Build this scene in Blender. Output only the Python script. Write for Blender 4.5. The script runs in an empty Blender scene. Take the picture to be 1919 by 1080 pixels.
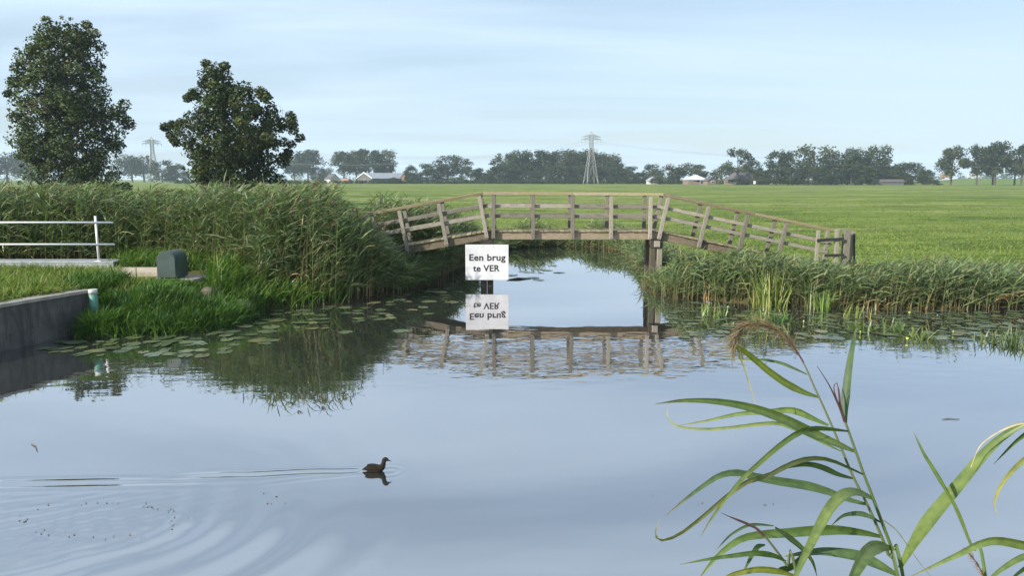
import bpy, bmesh, math, random
import numpy as np
from mathutils import Vector, Matrix

random.seed(7)
rng = np.random.default_rng(7)
SC = bpy.context.scene
COL = SC.collection
R = math.radians

# ------------------------------------------------------------------ camera
FPX, CX, CY, HOR = 1400.0, 959.5, 540.0, 335.5     # the photograph's focal length, centre and horizon (1919 x 1080)
CAMH = 3.05
TH = math.atan((CY - HOR) / FPX)
cam_d = bpy.data.cameras.new('camera')
cam = bpy.data.objects.new('camera', cam_d)
COL.objects.link(cam)
cam.location = (0, 0, CAMH)
cam.rotation_euler = (R(90) - TH, 0, 0)
cam_d.sensor_width = 36.0
cam_d.lens = 36.0 * FPX / 1919.0
cam_d.clip_start = 0.05
cam_d.clip_end = 20000
SC.camera = cam

# ------------------------------------------------------------------ world, sun, exposure
SUN_EL, SUN_AZ = R(30), R(54)          # azimuth: to the left of the direction straight behind the camera
sun_vec = Vector((-math.sin(SUN_AZ) * math.cos(SUN_EL), -math.cos(SUN_AZ) * math.cos(SUN_EL), math.sin(SUN_EL)))
W = bpy.data.worlds.new('World')
SC.world = W
W.use_nodes = True
wn, wl = W.node_tree.nodes, W.node_tree.links
wn.clear()
w_out = wn.new('ShaderNodeOutputWorld')
w_bg = wn.new('ShaderNodeBackground')
w_sky = wn.new('ShaderNodeTexSky')
w_sky.sky_type = 'NISHITA'
w_sky.sun_disc = False
w_sky.sun_elevation = SUN_EL
w_sky.sun_rotation = math.atan2(sun_vec.x, sun_vec.y)
w_sky.air_density = 1.0
w_sky.dust_density = 1.6
w_sky.ozone_density = 1.4
w_bg.inputs['Strength'].default_value = 0.081
# thin high cloud: noise on a flat layer high above, the same all round
w_tc = wn.new('ShaderNodeTexCoord')
w_sep = wn.new('ShaderNodeSeparateXYZ')
wl.new(w_tc.outputs['Generated'], w_sep.inputs[0])
w_zc = wn.new('ShaderNodeMath'); w_zc.operation = 'ADD'; w_zc.inputs[1].default_value = 0.10
w_zm = wn.new('ShaderNodeMath'); w_zm.operation = 'MAXIMUM'; w_zm.inputs[1].default_value = 0.06
wl.new(w_sep.outputs['Z'], w_zc.inputs[0]); wl.new(w_zc.outputs[0], w_zm.inputs[0])
w_dx = wn.new('ShaderNodeMath'); w_dx.operation = 'DIVIDE'
w_dy = wn.new('ShaderNodeMath'); w_dy.operation = 'DIVIDE'
wl.new(w_sep.outputs['X'], w_dx.inputs[0]); wl.new(w_zm.outputs[0], w_dx.inputs[1])
wl.new(w_sep.outputs['Y'], w_dy.inputs[0]); wl.new(w_zm.outputs[0], w_dy.inputs[1])
w_cmb = wn.new('ShaderNodeCombineXYZ')
wl.new(w_dx.outputs[0], w_cmb.inputs['X']); wl.new(w_dy.outputs[0], w_cmb.inputs['Y'])
w_map = wn.new('ShaderNodeMapping')
w_map.inputs['Rotation'].default_value = (0, 0, R(14))
w_map.inputs['Scale'].default_value = (0.42, 1.3, 1.0)
w_map.inputs['Location'].default_value = (3.1, 0.6, 0.0)
wl.new(w_cmb.outputs[0], w_map.inputs[0])
w_n1 = wn.new('ShaderNodeTexNoise')
w_n1.inputs['Scale'].default_value = 0.85
w_n1.inputs['Detail'].default_value = 6.0
w_n1.inputs['Roughness'].default_value = 0.5
w_n1.inputs['Distortion'].default_value = 0.5
wl.new(w_map.outputs[0], w_n1.inputs['Vector'])
w_rmp = wn.new('ShaderNodeMapRange')
w_rmp.inputs['From Min'].default_value = 0.38
w_rmp.inputs['From Max'].default_value = 0.62
w_rmp.inputs['To Min'].default_value = 0.52
w_rmp.inputs['To Max'].default_value = 1.0
wl.new(w_n1.outputs['Fac'], w_rmp.inputs['Value'])
w_mix = wn.new('ShaderNodeMix'); w_mix.data_type = 'RGBA'
w_mix.inputs['B'].default_value = (4.7, 5.95, 7.2, 1)       # colour of the thin cloud veil, in the sky's own units
wl.new(w_rmp.outputs[0], w_mix.inputs['Factor'])
wl.new(w_sky.outputs[0], w_mix.inputs['A'])
wl.new(w_mix.outputs['Result'], w_bg.inputs['Color'])
wl.new(w_bg.outputs[0], w_out.inputs['Surface'])

sun_d = bpy.data.lights.new('sun', 'SUN')
sun_d.energy = 4.6
sun_d.angle = R(0.6)
sun_d.color = (1.0, 0.92, 0.82)
sun = bpy.data.objects.new('sun', sun_d)
COL.objects.link(sun)
sun.location = (-40, -40, 60)
sun.rotation_euler = (-sun_vec).to_track_quat('-Z', 'Y').to_euler()

SC.render.engine = 'CYCLES'
SC.view_settings.view_transform = 'Standard'
SC.view_settings.look = 'None'
SC.view_settings.gamma = 1.0
SC.view_settings.exposure = 0.90
SC.cycles.max_bounces = 8
SC.cycles.transparent_max_bounces = 8
SC.cycles.volume_bounces = 1
SC.cycles.use_denoising = True

# ------------------------------------------------------------------ helpers
ct, st = math.cos(TH), math.sin(TH)

def P(u, v, z=None, Y=None):
    """the place in the world that the photograph shows at (u, v), at a known height or distance"""
    a = (u - CX) / FPX
    b = -(v - CY) / FPX
    d = Vector((a, ct + b * st, -st + b * ct))
    t = (z - CAMH) / d.z if z is not None else Y / d.y
    return Vector((d.x * t, d.y * t, CAMH + d.z * t))

def tag(o, label=None, cat=None, group=None, kind=None):
    if label: o['label'] = label
    if cat: o['category'] = cat
    if group: o['group'] = group
    if kind: o['kind'] = kind
    return o

def empty(name, loc, label=None, cat=None, group=None, rz=0.0):
    o = bpy.data.objects.new(name, None)
    o.empty_display_size = 0.2
    o.location = loc
    o.rotation_euler = (0, 0, rz)
    COL.objects.link(o)
    return tag(o, label, cat, group)

def link(name, me, mat=None, parent=None, M=None):
    """M is in world space for unrotated parents (Empties that are only moved)"""
    o = bpy.data.objects.new(name, me)
    COL.objects.link(o)
    if mat is not None and len(me.materials) == 0:
        me.materials.append(mat)
    if parent is not None:
        o.parent = parent
    if M is not None:
        if parent is not None:
            q = parent
            off = Matrix.Identity(4)
            while q is not None:
                off = q.matrix_basis @ off
                q = q.parent
            o.matrix_basis = off.inverted() @ M
        else:
            o.matrix_basis = M
    return o

def mesh_np(name, verts, faces, cols=None, smooth=False, mat=None):
    """faces: (n,3) or (n,4) integer array; cols: per vertex rgb"""
    me = bpy.data.meshes.new(name)
    verts = np.ascontiguousarray(verts, dtype=np.float32)
    faces = np.ascontiguousarray(faces, dtype=np.int32)
    n, k = faces.shape
    me.vertices.add(len(verts)); me.vertices.foreach_set('co', verts.ravel())
    me.loops.add(n * k); me.loops.foreach_set('vertex_index', faces.ravel())
    me.polygons.add(n)
    me.polygons.foreach_set('loop_start', np.arange(0, n * k, k, dtype=np.int32))
    me.polygons.foreach_set('loop_total', np.full(n, k, dtype=np.int32))
    if smooth:
        me.polygons.foreach_set('use_smooth', np.ones(n, dtype=bool))
    if cols is not None:
        ca = me.color_attributes.new('Col', 'FLOAT_COLOR', 'POINT')
        c4 = np.ones((len(verts), 4), dtype=np.float32)
        c4[:, :3] = cols
        ca.data.foreach_set('color', c4.ravel())
    if mat is not None:
        me.materials.append(mat)
    me.update(calc_edges=True)
    return me

class Bag:
    """collects arrays of strips and leaves into one mesh"""
    def __init__(s): s.v, s.f, s.c, s.n = [], [], [], 0
    def add(s, v, f, c):
        s.v.append(v); s.f.append(f + s.n); s.c.append(c); s.n += len(v)
    def mesh(s, name, mat, smooth=False):
        return mesh_np(name, np.concatenate(s.v), np.concatenate(s.f), np.concatenate(s.c), smooth, mat)

BOXES = {}
def box_mesh(l, w, t, mat, bevel=0.006):
    key = (round(l, 2), round(w, 3), round(t, 3), mat.name, bevel)
    if key in BOXES: return BOXES[key]
    bm = bmesh.new()
    bmesh.ops.create_cube(bm, size=1.0)
    bmesh.ops.scale(bm, vec=(l, w, t), verts=bm.verts)
    if bevel:
        bmesh.ops.bevel(bm, geom=list(bm.edges), offset=bevel, segments=1, affect='EDGES')
    me = bpy.data.meshes.new('timber')
    bm.to_mesh(me); bm.free()
    me.materials.append(mat)
    BOXES[key] = me
    return me

def beam(name, a, b, w, t, mat, parent=None, bevel=0.006, side=(0, 1, 0)):
    """squared timber from a to b; w along `side`, t across"""
    a, b = Vector(a), Vector(b)
    x = (b - a); l = x.length; x.normalize()
    y = Vector(side); y = (y - x * y.dot(x)).normalized()
    z = x.cross(y)
    M = Matrix((x, y, z)).transposed().to_4x4()
    M.translation = (a + b) / 2
    return link(name, box_mesh(l, w, t, mat, bevel), None, parent, M)

def tube_arrays(pts, rad, n=6):
    pts = [Vector(p) for p in pts]
    V, F = [], []
    up = Vector((0.13, 0.2, 1)).normalized()
    for i, p in enumerate(pts):
        d = (pts[min(i + 1, len(pts) - 1)] - pts[max(i - 1, 0)]).normalized()
        a = d.cross(up)
        if a.length < 1e-3: a = d.cross(Vector((1, 0, 0)))
        a.normalize(); c = d.cross(a)
        for k in range(n):
            th = 2 * math.pi * k / n
            V.append(p + (a * math.cos(th) + c * math.sin(th)) * rad[i])
    for i in range(len(pts) - 1):
        for k in range(n):
            F.append((i * n + k, i * n + (k + 1) % n, (i + 1) * n + (k + 1) % n, (i + 1) * n + k))
    return V, F

def tube_mesh(name, pts, rad, n, mat, cap=True):
    V, F = tube_arrays(pts, rad, n)
    if cap:
        F = list(F) + [tuple(range(n))[::-1], tuple(range(len(V) - n, len(V)))]
    me = bpy.data.meshes.new(name)
    me.from_pydata([tuple(v) for v in V], [], F)
    me.polygons.foreach_set('use_smooth', [len(p.vertices) == 4 for p in me.polygons])
    me.materials.append(mat)
    me.update()
    return me

def py_mesh(name, V, F, mat, smooth=False):
    me = bpy.data.meshes.new(name)
    me.from_pydata([tuple(v) for v in V], [], F)
    if smooth: me.polygons.foreach_set('use_smooth', [True] * len(me.polygons))
    me.materials.append(mat)
    me.update()
    return me

# ------------------------------------------------------------------ materials
def new_mat(name):
    m = bpy.data.materials.new(name)
    m.use_nodes = True
    nt = m.node_tree
    return m, nt.nodes, nt.links, nt.nodes['Principled BSDF']

def noise(n, l, scale, detail=4, rough=0.55, coord='Object', sc=(1, 1, 1), dist=0.0):
    tc = n.new('ShaderNodeTexCoord'); mp = n.new('ShaderNodeMapping')
    mp.inputs['Scale'].default_value = sc
    l.new(tc.outputs[coord], mp.inputs[0])
    t = n.new('ShaderNodeTexNoise')
    t.inputs['Scale'].default_value = scale; t.inputs['Detail'].default_value = detail
    t.inputs['Roughness'].default_value = rough; t.inputs['Distortion'].default_value = dist
    l.new(mp.outputs[0], t.inputs['Vector'])
    return t

def ramp(n, l, src, stops):
    r = n.new('ShaderNodeValToRGB')
    while len(r.color_ramp.elements) < len(stops): r.color_ramp.elements.new(0.5)
    for e, (p, c) in zip(r.color_ramp.elements, stops):
        e.position = p; e.color = (*c, 1)
    l.new(src, r.inputs['Fac'])
    return r

def simple_mat(name, c0, c1, scale=8, rough=0.7, sc=(1, 1, 1), bump=0.0, metallic=0.0, coord='Object', spec=0.4):
    m, n, l, b = new_mat(name)
    t = noise(n, l, scale, 6, 0.6, coord, sc)
    r = ramp(n, l, t.outputs['Fac'], [(0.32, c0), (0.68, c1)])
    l.new(r.outputs[0], b.inputs['Base Color'])
    b.inputs['Roughness'].default_value = rough
    b.inputs['Metallic'].default_value = metallic
    b.inputs['Specular IOR Level'].default_value = spec
    if bump:
        bp = n.new('ShaderNodeBump'); bp.inputs['Strength'].default_value = bump; bp.inputs['Distance'].default_value = 0.02
        l.new(t.outputs['Fac'], bp.inputs['Height']); l.new(bp.outputs[0], b.inputs['Normal'])
    return m

def wood_mat(name, dark, light, algae, algae_amt):
    m, n, l, b = new_mat(name)
    g = noise(n, l, 6.0, 8, 0.65, 'Object', (1.2, 14, 14), 0.6)
    r = ramp(n, l, g.outputs['Fac'], [(0.30, dark), (0.5, tuple((a + c) / 2 for a, c in zip(dark, light))), (0.70, light)])
    pt = noise(n, l, 1.7, 5, 0.6, 'Object', (1, 2, 2))
    pr = n.new('ShaderNodeMapRange'); pr.inputs['From Min'].default_value = 0.45; pr.inputs['From Max'].default_value = 0.7
    pr.inputs['To Max'].default_value = algae_amt
    l.new(pt.outputs['Fac'], pr.inputs['Value'])
    mx = n.new('ShaderNodeMix'); mx.data_type = 'RGBA'
    l.new(pr.outputs[0], mx.inputs['Factor']); l.new(r.outputs[0], mx.inputs['A']); mx.inputs['B'].default_value = (*algae, 1)
    oi = n.new('ShaderNodeObjectInfo')
    hv = n.new('ShaderNodeHueSaturation')
    vr = n.new('ShaderNodeMapRange'); vr.inputs['To Min'].default_value = 0.62; vr.inputs['To Max'].default_value = 1.25
    l.new(oi.outputs['Random'], vr.inputs['Value']); l.new(vr.outputs[0], hv.inputs['Value'])
    l.new(mx.outputs['Result'], hv.inputs['Color']); l.new(hv.outputs[0], b.inputs['Base Color'])
    b.inputs['Roughness'].default_value = 0.85; b.inputs['Specular IOR Level'].default_value = 0.25
    bp = n.new('ShaderNodeBump'); bp.inputs['Strength'].default_value = 0.5; bp.inputs['Distance'].default_value = 0.008
    l.new(g.outputs['Fac'], bp.inputs['Height']); l.new(bp.outputs[0], b.inputs['Normal'])
    return m

def leaf_mat(name, transl=0.35, rough=0.5, spec=0.35, gain=(1, 1, 1), obj_var=0.0, tr_gain=(1.0, 1.15, 0.45)):
    """foliage whose own colour comes from the Col attribute of each leaf"""
    m, n, l, b = new_mat(name)
    at = n.new('ShaderNodeAttribute'); at.attribute_name = 'Col'
    mul = n.new('ShaderNodeMix'); mul.data_type = 'RGBA'; mul.blend_type = 'MULTIPLY'; mul.inputs['Factor'].default_value = 1
    l.new(at.outputs['Color'], mul.inputs['A']); mul.inputs['B'].default_value = (*gain, 1)
    col = mul.outputs['Result']
    if obj_var:
        oi = n.new('ShaderNodeObjectInfo'); hv = n.new('ShaderNodeHueSaturation')
        vr = n.new('ShaderNodeMapRange'); vr.inputs['To Min'].default_value = 1 - obj_var; vr.inputs['To Max'].default_value = 1 + obj_var
        l.new(oi.outputs['Random'], vr.inputs['Value']); l.new(vr.outputs[0], hv.inputs['Value'])
        hr = n.new('ShaderNodeMapRange'); hr.inputs['To Min'].default_value = 0.5 + 0.03; hr.inputs['To Max'].default_value = 0.5 - 0.03
        l.new(oi.outputs['Random'], hr.inputs['Value']); l.new(hr.outputs[0], hv.inputs['Hue'])
        l.new(col, hv.inputs['Color']); col = hv.outputs[0]
    l.new(col, b.inputs['Base Color'])
    b.inputs['Roughness'].default_value = rough; b.inputs['Specular IOR Level'].default_value = spec
    tr = n.new('ShaderNodeBsdfTranslucent')
    tm = n.new('ShaderNodeMix'); tm.data_type = 'RGBA'; tm.blend_type = 'MULTIPLY'; tm.inputs['Factor'].default_value = 1
    l.new(col, tm.inputs['A']); tm.inputs['B'].default_value = (*tr_gain, 1)
    l.new(tm.outputs['Result'], tr.inputs['Color'])
    ms = n.new('ShaderNodeMixShader'); ms.inputs[0].default_value = transl
    l.new(b.outputs[0], ms.inputs[1]); l.new(tr.outputs[0], ms.inputs[2])
    l.new(ms.outputs[0], n['Material Output'].inputs['Surface'])
    return m

M_reed = leaf_mat('reed_leaf', 0.28, 0.45, 0.45)
M_grass = leaf_mat('grass_blade', 0.35, 0.55, 0.25)
M_tree = leaf_mat('tree_leaf', 0.22, 0.55, 0.2)
M_far = leaf_mat('far_tree_leaf', 0.2, 0.6, 0.2, obj_var=0.22)
M_pad = leaf_mat('lily_pad', 0.0, 0.24, 0.7, obj_var=0.35)
M_soldier = leaf_mat('water_plant_leaf', 0.2, 0.4, 0.4, obj_var=0.15)
M_wood = wood_mat('weathered_wood', (0.095, 0.085, 0.072), (0.29, 0.27, 0.228), (0.19, 0.18, 0.10), 0.45)
M_wood_rail = wood_mat('mossy_handrail_wood', (0.13, 0.105, 0.065), (0.33, 0.285, 0.19), (0.20, 0.19, 0.07), 0.75)
M_wood_beam = wood_mat('deck_beam_wood', (0.10, 0.078, 0.055), (0.30, 0.25, 0.18), (0.15, 0.14, 0.07), 0.6)
M_wood_dark = wood_mat('dark_pile_wood', (0.022, 0.018, 0.014), (0.085, 0.07, 0.055), (0.04, 0.05, 0.025), 0.5)  # darker wood, also standing in for the unlit pile of the right pair
M_rubber = simple_mat('black_strip', (0.012, 0.012, 0.013), (0.03, 0.03, 0.032), 9, 0.6)
M_bark = simple_mat('bark', (0.045, 0.035, 0.027), (0.12, 0.10, 0.08), 4, 0.9, (1, 1, 0.3), 0.6)
M_bark_pale = simple_mat('pale_bark', (0.14, 0.13, 0.11), (0.30, 0.28, 0.24), 4, 0.9, (1, 1, 0.3), 0.6)
M_white = simple_mat('white_paint', (0.64, 0.65, 0.66), (0.76, 0.76, 0.76), 7, 0.35)
M_board = simple_mat('white_board', (0.41, 0.42, 0.43), (0.56, 0.56, 0.56), 2.2, 0.3)
M_black = simple_mat('black_lettering', (0.012, 0.012, 0.014), (0.02, 0.02, 0.022), 9, 0.5)
M_galv = simple_mat('pale_grey_metal', (0.19, 0.215, 0.22), (0.33, 0.36, 0.37), 5, 0.6)
M_green_metal = simple_mat('dark_green_metal', (0.035, 0.055, 0.052), (0.06, 0.085, 0.08), 3, 0.42, (1, 1, 1), 0.05)
M_concrete = simple_mat('grey_concrete', (0.17, 0.16, 0.14), (0.33, 0.31, 0.27), 5, 0.9, (1, 1, 1), 0.35)
M_slab = simple_mat('sandy_concrete', (0.27, 0.235, 0.18), (0.43, 0.38, 0.30), 4, 0.9, (1, 1, 1), 0.35)
M_stone = simple_mat('boulder_stone', (0.055, 0.048, 0.036), (0.13, 0.108, 0.08), 3, 0.9, (1, 1, 1), 0.5)
M_rust = simple_mat('rusty_brown', (0.05, 0.028, 0.015), (0.12, 0.07, 0.04), 7, 0.85, (1, 1, 1), 0.5)
M_pipe_green = simple_mat('green_plastic', (0.03, 0.13, 0.095), (0.10, 0.24, 0.18), 9, 0.5)
M_pipe_white = simple_mat('white_plastic', (0.30, 0.36, 0.33), (0.55, 0.56, 0.53), 14, 0.5)
M_pylon = simple_mat('galvanised_lattice', (0.20, 0.21, 0.205), (0.30, 0.31, 0.30), 0.5, 0.7)
M_wire = simple_mat('power_wire', (0.14, 0.15, 0.16), (0.2, 0.21, 0.22), 0.5, 0.5)

def wall_mat():
    m, n, l, b = new_mat('shaded_stained_concrete')
    t = noise(n, l, 3.0, 6, 0.6, 'Object', (1, 1, 1))
    r = ramp(n, l, t.outputs['Fac'], [(0.3, (0.045, 0.044, 0.042)), (0.7, (0.10, 0.095, 0.09))])  # base darkened to paint in the wall's shaded side; the streaks are stains
    s = noise(n, l, 3.0, 7, 0.72, 'Object', (2.2, 2.2, 0.30), 0.6)
    sr = n.new('ShaderNodeMapRange'); sr.inputs['From Min'].default_value = 0.44; sr.inputs['From Max'].default_value = 0.60
    sr.inputs['To Max'].default_value = 0.7
    l.new(s.outputs['Fac'], sr.inputs['Value'])
    mx = n.new('ShaderNodeMix'); mx.data_type = 'RGBA'
    l.new(sr.outputs[0], mx.inputs['Factor']); l.new(r.outputs[0], mx.inputs['A']); mx.inputs['B'].default_value = (0.016, 0.016, 0.015, 1)
    l.new(mx.outputs['Result'], b.inputs['Base Color'])
    b.inputs['Roughness'].default_value = 0.85
    bp = n.new('ShaderNodeBump'); bp.inputs['Strength'].default_value = 0.4; bp.inputs['Distance'].default_value = 0.02
    l.new(t.outputs['Fac'], bp.inputs['Height']); l.new(bp.outputs[0], b.inputs['Normal'])
    return m
M_quay = wall_mat()

def ground_mat():
    m, n, l, b = new_mat('meadow_ground')
    at = n.new('ShaderNodeAttribute'); at.attribute_name = 'Col'
    big = noise(n, l, 0.045, 6, 0.6, 'Object', (0.55, 1.6, 1))
    br = ramp(n, l, big.outputs['Fac'], [(0.34, (0.090, 0.140, 0.027)), (0.50, (0.140, 0.185, 0.044)), (0.64, (0.205, 0.222, 0.085))])
    fine = noise(n, l, 1.1, 7, 0.75, 'Object', (0.5, 1.0, 1))
    fr = ramp(n, l, fine.outputs['Fac'], [(0.38, (0.55, 0.62, 0.55)), (0.50, (0.97, 0.98, 0.97)), (0.62, (1.2, 1.13, 1.1))])
    tuft = noise(n, l, 0.22, 7, 0.72, 'Object', (0.35, 1.2, 1), 0.5)
    tr = ramp(n, l, tuft.outputs['Fac'], [(0.40, (0.50, 0.58, 0.52)), (0.475, (0.92, 0.95, 0.92)), (0.60, (1.22, 1.14, 1.2))])  # tuft tone, with the tussocks' streaky shadows painted into the colour
    mul0 = n.new('ShaderNodeMix'); mul0.data_type = 'RGBA'; mul0.blend_type = 'MULTIPLY'; mul0.inputs['Factor'].default_value = 1
    l.new(br.outputs[0], mul0.inputs['A']); l.new(tr.outputs[0], mul0.inputs['B'])
    mul = n.new('ShaderNodeMix'); mul.data_type = 'RGBA'; mul.blend_type = 'MULTIPLY'; mul.inputs['Factor'].default_value = 1
    l.new(mul0.outputs['Result'], mul.inputs['A']); l.new(fr.outputs[0], mul.inputs['B'])
    mx = n.new('ShaderNodeMix'); mx.data_type = 'RGBA'
    sp = n.new('ShaderNodeSeparateColor'); l.new(at.outputs['Color'], sp.inputs[0])
    l.new(sp.outputs['Red'], mx.inputs['Factor']); l.new(mul.outputs['Result'], mx.inputs['A'])
    mx.inputs['B'].default_value = (0.045, 0.034, 0.02, 1)
    l.new(mx.outputs['Result'], b.inputs['Base Color'])
    b.inputs['Roughness'].default_value = 0.95; b.inputs['Specular IOR Level'].default_value = 0.1
    bp = n.new('ShaderNodeBump'); bp.inputs['Strength'].default_value = 0.9; bp.inputs['Distance'].default_value = 0.14
    hs = n.new('ShaderNodeMath'); hs.operation = 'MULTIPLY_ADD'; hs.inputs[1].default_value = 3.0
    l.new(tuft.outputs['Fac'], hs.inputs[0]); l.new(fine.outputs['Fac'], hs.inputs[2])
    l.new(hs.outputs[0], bp.inputs['Height']); l.new(bp.outputs[0], b.inputs['Normal'])
    return m
M_ground = ground_mat()

def water_mat():
    m, n, l, b = new_mat('still_water')
    out = n['Material Output']
    n.remove(b)
    # small wavelets, stronger where a breath of wind touches the water before the bridge
    geo = n.new('ShaderNodeNewGeometry')
    sp = n.new('ShaderNodeSeparateXYZ'); l.new(geo.outputs['Position'], sp.inputs[0])
    def rng_node(src, a, c):
        r = n.new('ShaderNodeMapRange'); r.interpolation_type = 'SMOOTHSTEP'
        r.inputs['From Min'].default_value = a; r.inputs['From Max'].default_value = c
        l.new(src, r.inputs['Value']); return r.outputs[0]
    def mth(op, a, c):
        k = n.new('ShaderNodeMath'); k.operation = op
        for i, q in enumerate((a, c)):
            if isinstance(q, (int, float)): k.inputs[i].default_value = q
            else: l.new(q, k.inputs[i])
        return k.outputs[0]
    pn = noise(n, l, 0.35, 3, 0.5, 'Object')
    pn2 = noise(n, l, 0.8, 3, 0.6, 'Object')
    py = mth('ADD', sp.outputs['Y'], mth('MULTIPLY', mth('SUBTRACT', pn.outputs['Fac'], 0.5), 2.6))
    band = mth('MULTIPLY', mth('MULTIPLY', rng_node(py, 9.6, 12.0), rng_node(py, 15.6, 13.8)), mth('ADD', 0.55, mth('MULTIPLY', pn2.outputs['Fac'], 0.9)))
    patch = mth('ADD', mth('MULTIPLY', band, 1.0), 0.09)
    w1 = noise(n, l, 3.1, 2, 0.45, 'Object', (0.5, 1.0, 1))
    w2 = noise(n, l, 9.0, 2, 0.5, 'Object', (0.6, 1.0, 1))
    h = mth('MULTIPLY', mth('ADD', w1.outputs['Fac'], mth('MULTIPLY', w2.outputs['Fac'], 0.06)), patch)
    bp = n.new('ShaderNodeBump'); bp.inputs['Strength'].default_value = 1.0; bp.inputs['Distance'].default_value = 0.0048
    l.new(h, bp.inputs['Height'])
    gl = n.new('ShaderNodeBsdfGlossy'); gl.inputs['Roughness'].default_value = 0.012
    gl.inputs['Color'].default_value = (0.93, 0.91, 0.935, 1)
    l.new(bp.outputs[0], gl.inputs['Normal'])
    df = n.new('ShaderNodeBsdfDiffuse'); df.inputs['Color'].default_value = (0.030, 0.034, 0.030, 1)
    fr = n.new('ShaderNodeFresnel'); fr.inputs['IOR'].default_value = 2.4
    l.new(bp.outputs[0], fr.inputs['Normal'])
    k = n.new('ShaderNodeMapRange'); k.inputs['From Min'].default_value = 0.15; k.inputs['From Max'].default_value = 0.62
    k.inputs['To Min'].default_value = 0.54; k.inputs['To Max'].default_value = 0.90
    l.new(fr.outputs[0], k.inputs['Value'])
    ms = n.new('ShaderNodeMixShader')
    l.new(k.outputs[0], ms.inputs[0]); l.new(df.outputs[0], ms.inputs[1]); l.new(gl.outputs[0], ms.inputs[2])
    l.new(ms.outputs[0], out.inputs['Surface'])
    return m
M_water = water_mat()

# ------------------------------------------------------------------ the lie of the land
def xy(u, v, z=0.0):
    p = P(u, v, z=z); return (p.x, p.y)

W0, W1 = P(0, 660, z=0), P(132, 630, z=0)
wdir = (W1 - W0).normalized()
wall_start, wall_end = W0 - wdir * 6.0, W1 + wdir * 0.6
wall_n = Vector((-wdir.y, wdir.x, 0))            # away from the water, to the left
wc0, wc1 = wall_start + wall_n * 0.2, wall_end + wall_n * 0.2
# outline of the water: near bank, left quay, grassy point, reed edge, ditch under the bridge, right bank
WATER = [(-60, 3.0), (-14, 3.2), (wc0.x - 0.6, wc0.y - 0.5), (wc0.x, wc0.y), (wc1.x, wc1.y)]
WATER += [xy(*q) for q in ((150, 636), (215, 631), (300, 628), (360, 622), (430, 612), (462, 601), (462, 590), (500, 580), (570, 576), (640, 570), (700, 561),
                           (755, 551), (800, 536), (828, 520), (850, 506), (880, 492), (905, 480), (935, 470), (975, 464),
                           (1050, 461), (1130, 464), (1172, 474), (1195, 490), (1212, 508), (1235, 530), (1268, 548), (1330, 562),
                           (1420, 570), (1520, 576), (1640, 580), (1760, 580), (1919, 574))]
WATER += [(30, 19.5), (60, 20), (60, 3.0), (20, 2.9), (0, 3.1)]
WP = np.array(WATER)

def shore(x, y):
    """signed distance to the water's edge, positive on land"""
    x = np.asarray(x, float); y = np.asarray(y, float)
    shp = x.shape; x = x.ravel(); y = y.ravel()
    dmin = np.full(len(x), 1e9); inside = np.zeros(len(x), bool)
    for i in range(len(WP)):
        ax, ay = WP[i]; bx, by = WP[(i + 1) % len(WP)]
        dx, dy = bx - ax, by - ay
        t = np.clip(((x - ax) * dx + (y - ay) * dy) / (dx * dx + dy * dy), 0, 1)
        dmin = np.minimum(dmin, np.hypot(x - ax - t * dx, y - ay - t * dy))
        if by != ay:
            c = ((ay > y) != (by > y)) & (x < (bx - ax) * (y - ay) / (by - ay) + ax)
            inside ^= c
    return np.where(inside, -dmin, dmin).reshape(shp)

def smooth(a, b, x):
    t = np.clip((x - a) / (b - a), 0, 1); return t * t * (3 - 2 * t)

def wob(x, y):
    return (np.sin(x * 0.9 + 1.3 * np.sin(y * 0.37)) * np.sin(y * 0.71 + 0.8 * np.sin(x * 0.31)) * 0.03
            + np.sin(x * 0.17 + 2.1) * np.sin(y * 0.11 + 0.4) * 0.05)

WALLZ = 0.84
def height(x, y, d=None):
    x = np.asarray(x, float); y = np.asarray(y, float)
    if d is None: d = shore(x, y)
    base = 0.45 + 0.22 * smooth(-2.0, -5.0, x) * smooth(70, 40, y)
    base = np.where(y < 4.0, 0.30 + 0.9 * smooth(2.6, -1.5, y), base)
    rise = 0.10 * smooth(0, 0.12, d) + (base - 0.10) * smooth(0.1, 1.7, d)
    bed = -0.7 * smooth(0, 1.2, -d)
    h = np.where(d > 0, rise + wob(x, y) * smooth(0.5, 3, d), bed - 0.03)
    # made ground behind the quay
    qx = (x - wc0.x) * wall_n.x + (y - wc0.y) * wall_n.y
    qy = (x - wc0.x) * wdir.x + (y - wc0.y) * wdir.y
    L = (wc1 - wc0).length
    quay = (d > 0) & (qx > -0.05) & (qy > -1) & (qy < L + 0.1)
    h = np.where(quay, np.maximum(h, WALLZ - 0.03 + 0.05 * smooth(0.3, 2.5, qx)), h)
    return h

def axis(lo, hi, fine_lo, fine_hi, step, grow=1.22):
    a = list(np.arange(fine_lo, fine_hi + 1e-6, step))
    s = step; v = fine_hi
    while v < hi: s *= grow; v += s; a.append(min(v, hi))
    s = step; v = fine_lo; left = []
    while v > lo: s *= grow; v -= s; left.append(max(v, lo))
    return np.array(sorted(set(np.round(left + a, 4))))

def grid_mesh(name, xs, ys, zf, colf=None, mat=None):
    X, Y = np.meshgrid(xs, ys)
    Z = zf(X, Y)
    nx, ny = len(xs), len(ys)
    i = np.arange(nx - 1)[None, :] + np.arange(ny - 1)[:, None] * nx
    F = np.stack([i, i + 1, i + 1 + nx, i + nx], -1).reshape(-1, 4)
    V = np.stack([X, Y, Z], -1).reshape(-1, 3)
    C = colf(X, Y, Z).reshape(-1, 3) if colf else None
    return mesh_np(name, V, F, C, True, mat)

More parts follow.
